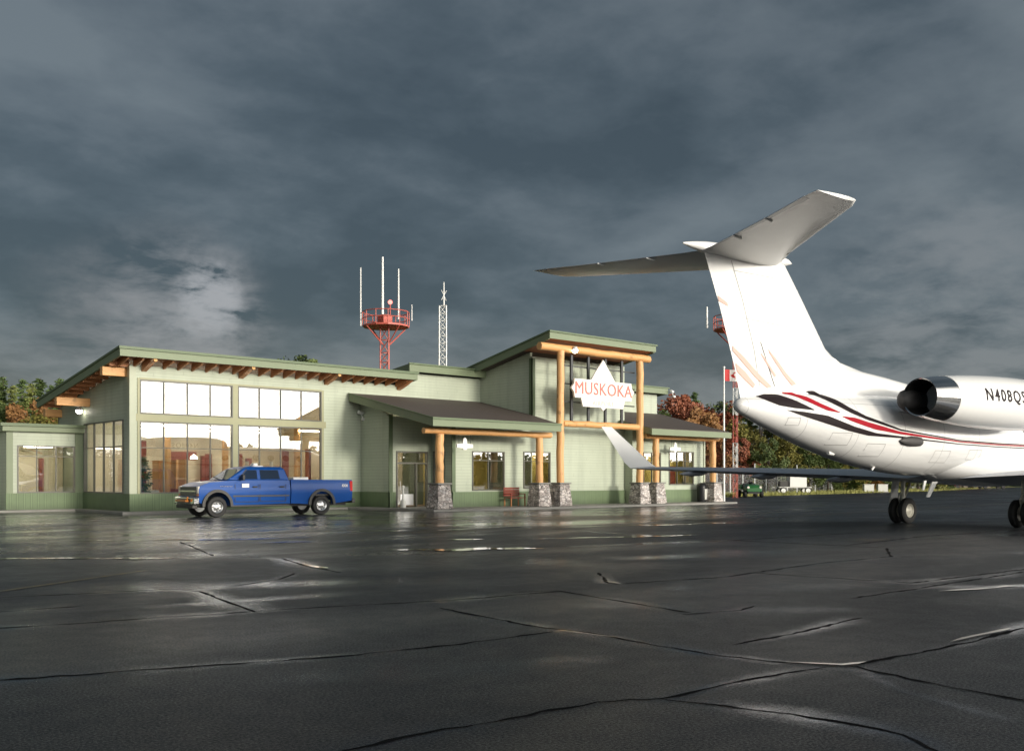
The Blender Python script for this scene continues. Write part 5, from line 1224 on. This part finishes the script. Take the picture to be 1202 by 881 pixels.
LT=[(-95,440,84,'c','pine'),(-70,446,80,'c','pineyellow'),(-48,438,84,'c','pine'),(-28,444,80,'c','pine'),(-8,440,78,'c','pineyellow'),(4,436,82,'c','pine'),(14,446,76,'c','pineyellow'),(26,439,80,'c','pine'),(38,444,76,'c','pineyellow'),(48,438,82,'c','pine'),(60,446,78,'c','pine'),(70,438,84,'c','pine'),(20,468,70,'d','green'),(34,466,69,'d','rust'),(48,484,66,'d','yellow'),(4,470,70,'d','green'),(-16,466,70,'d','green'),(-40,470,70,'d','yellow'),(86,450,86,'d','green'),(110,450,88,'c','pine'),(352,416,92,'d','green'),(377,417,92,'d','green'),(330,440,92,'c','pine'),(400,440,94,'d','green'),(440,446,96,'c','pine'),(300,445,92,'d','green'),(260,450,92,'d','yellow'),(210,450,90,'c','pine'),(160,450,88,'d','green')]
for px,py,Z,k,mt in LT:
    x,y=P2(px,Z);tree(x,y,k,mt,topz(py,Z),'in the stand behind the terminal','behind the terminal')
# far woods that close the horizon
def farwood(name,pts,h,n,label,seed,thick=10,sz=.55):
    r_=random.Random(seed);m=MB()
    P=[Vector((*p,0)) for p in pts]
    for a,b in zip(P,P[1:]):
        nn=(b-a).normalized();nn=Vector((-nn.y,nn.x,0))*thick*.5;q=6
        for i in range(q):
            c=a.lerp(b,i/q)+nn;e=a.lerp(b,(i+1)/q)+nn;m.face([c,e,e+Vector((0,0,h*.8)),c+Vector((0,0,h*.8))])
    seg=[(b-a).length for a,b in zip(P,P[1:])];tot=sum(seg)
    bumps=[r_.uniform(.65,1.1) for _ in range(400)]
    for i in range(n):
        s_=r_.random()*tot;k=0
        while s_>seg[k]: s_-=seg[k];k+=1
        q=P[k].lerp(P[k+1],s_/seg[k]);nn=(P[k+1]-P[k]).normalized();nn=Vector((-nn.y,nn.x,0))
        loc_=(sum(seg[:k])+s_)/4.0;hh=h*(bumps[int(loc_)%400]*(1-(loc_%1))+bumps[int(loc_+1)%400]*(loc_%1))
        c=q+nn*r_.uniform(0,thick)+Vector((0,0,hh*(1-r_.random()**1.6)));u=Vector((r_.uniform(-1,1),r_.uniform(-1,1),r_.uniform(-1,1))).normalized()*sz*r_.uniform(.5,1.2);v=u.orthogonal().normalized()*u.length*.7
        m.face([c-u,c+v,c+u,c-v])
    tag(m.build(name,LM['green']),label,'woodland',kind='stuff')
farwood('far_woodland',[(-260,20),(-120,70),(0,95),(120,130),(260,150),(420,120)],11,22000,'distant dark green wood closing the horizon behind the airfield',5)
farwood('far_woodland',[(-200,-190),(-60,-160),(60,-150),(180,-165),(420,-150),(420,120)],8,45000,'low wood on the open side of the airfield reflected in the windows',6)
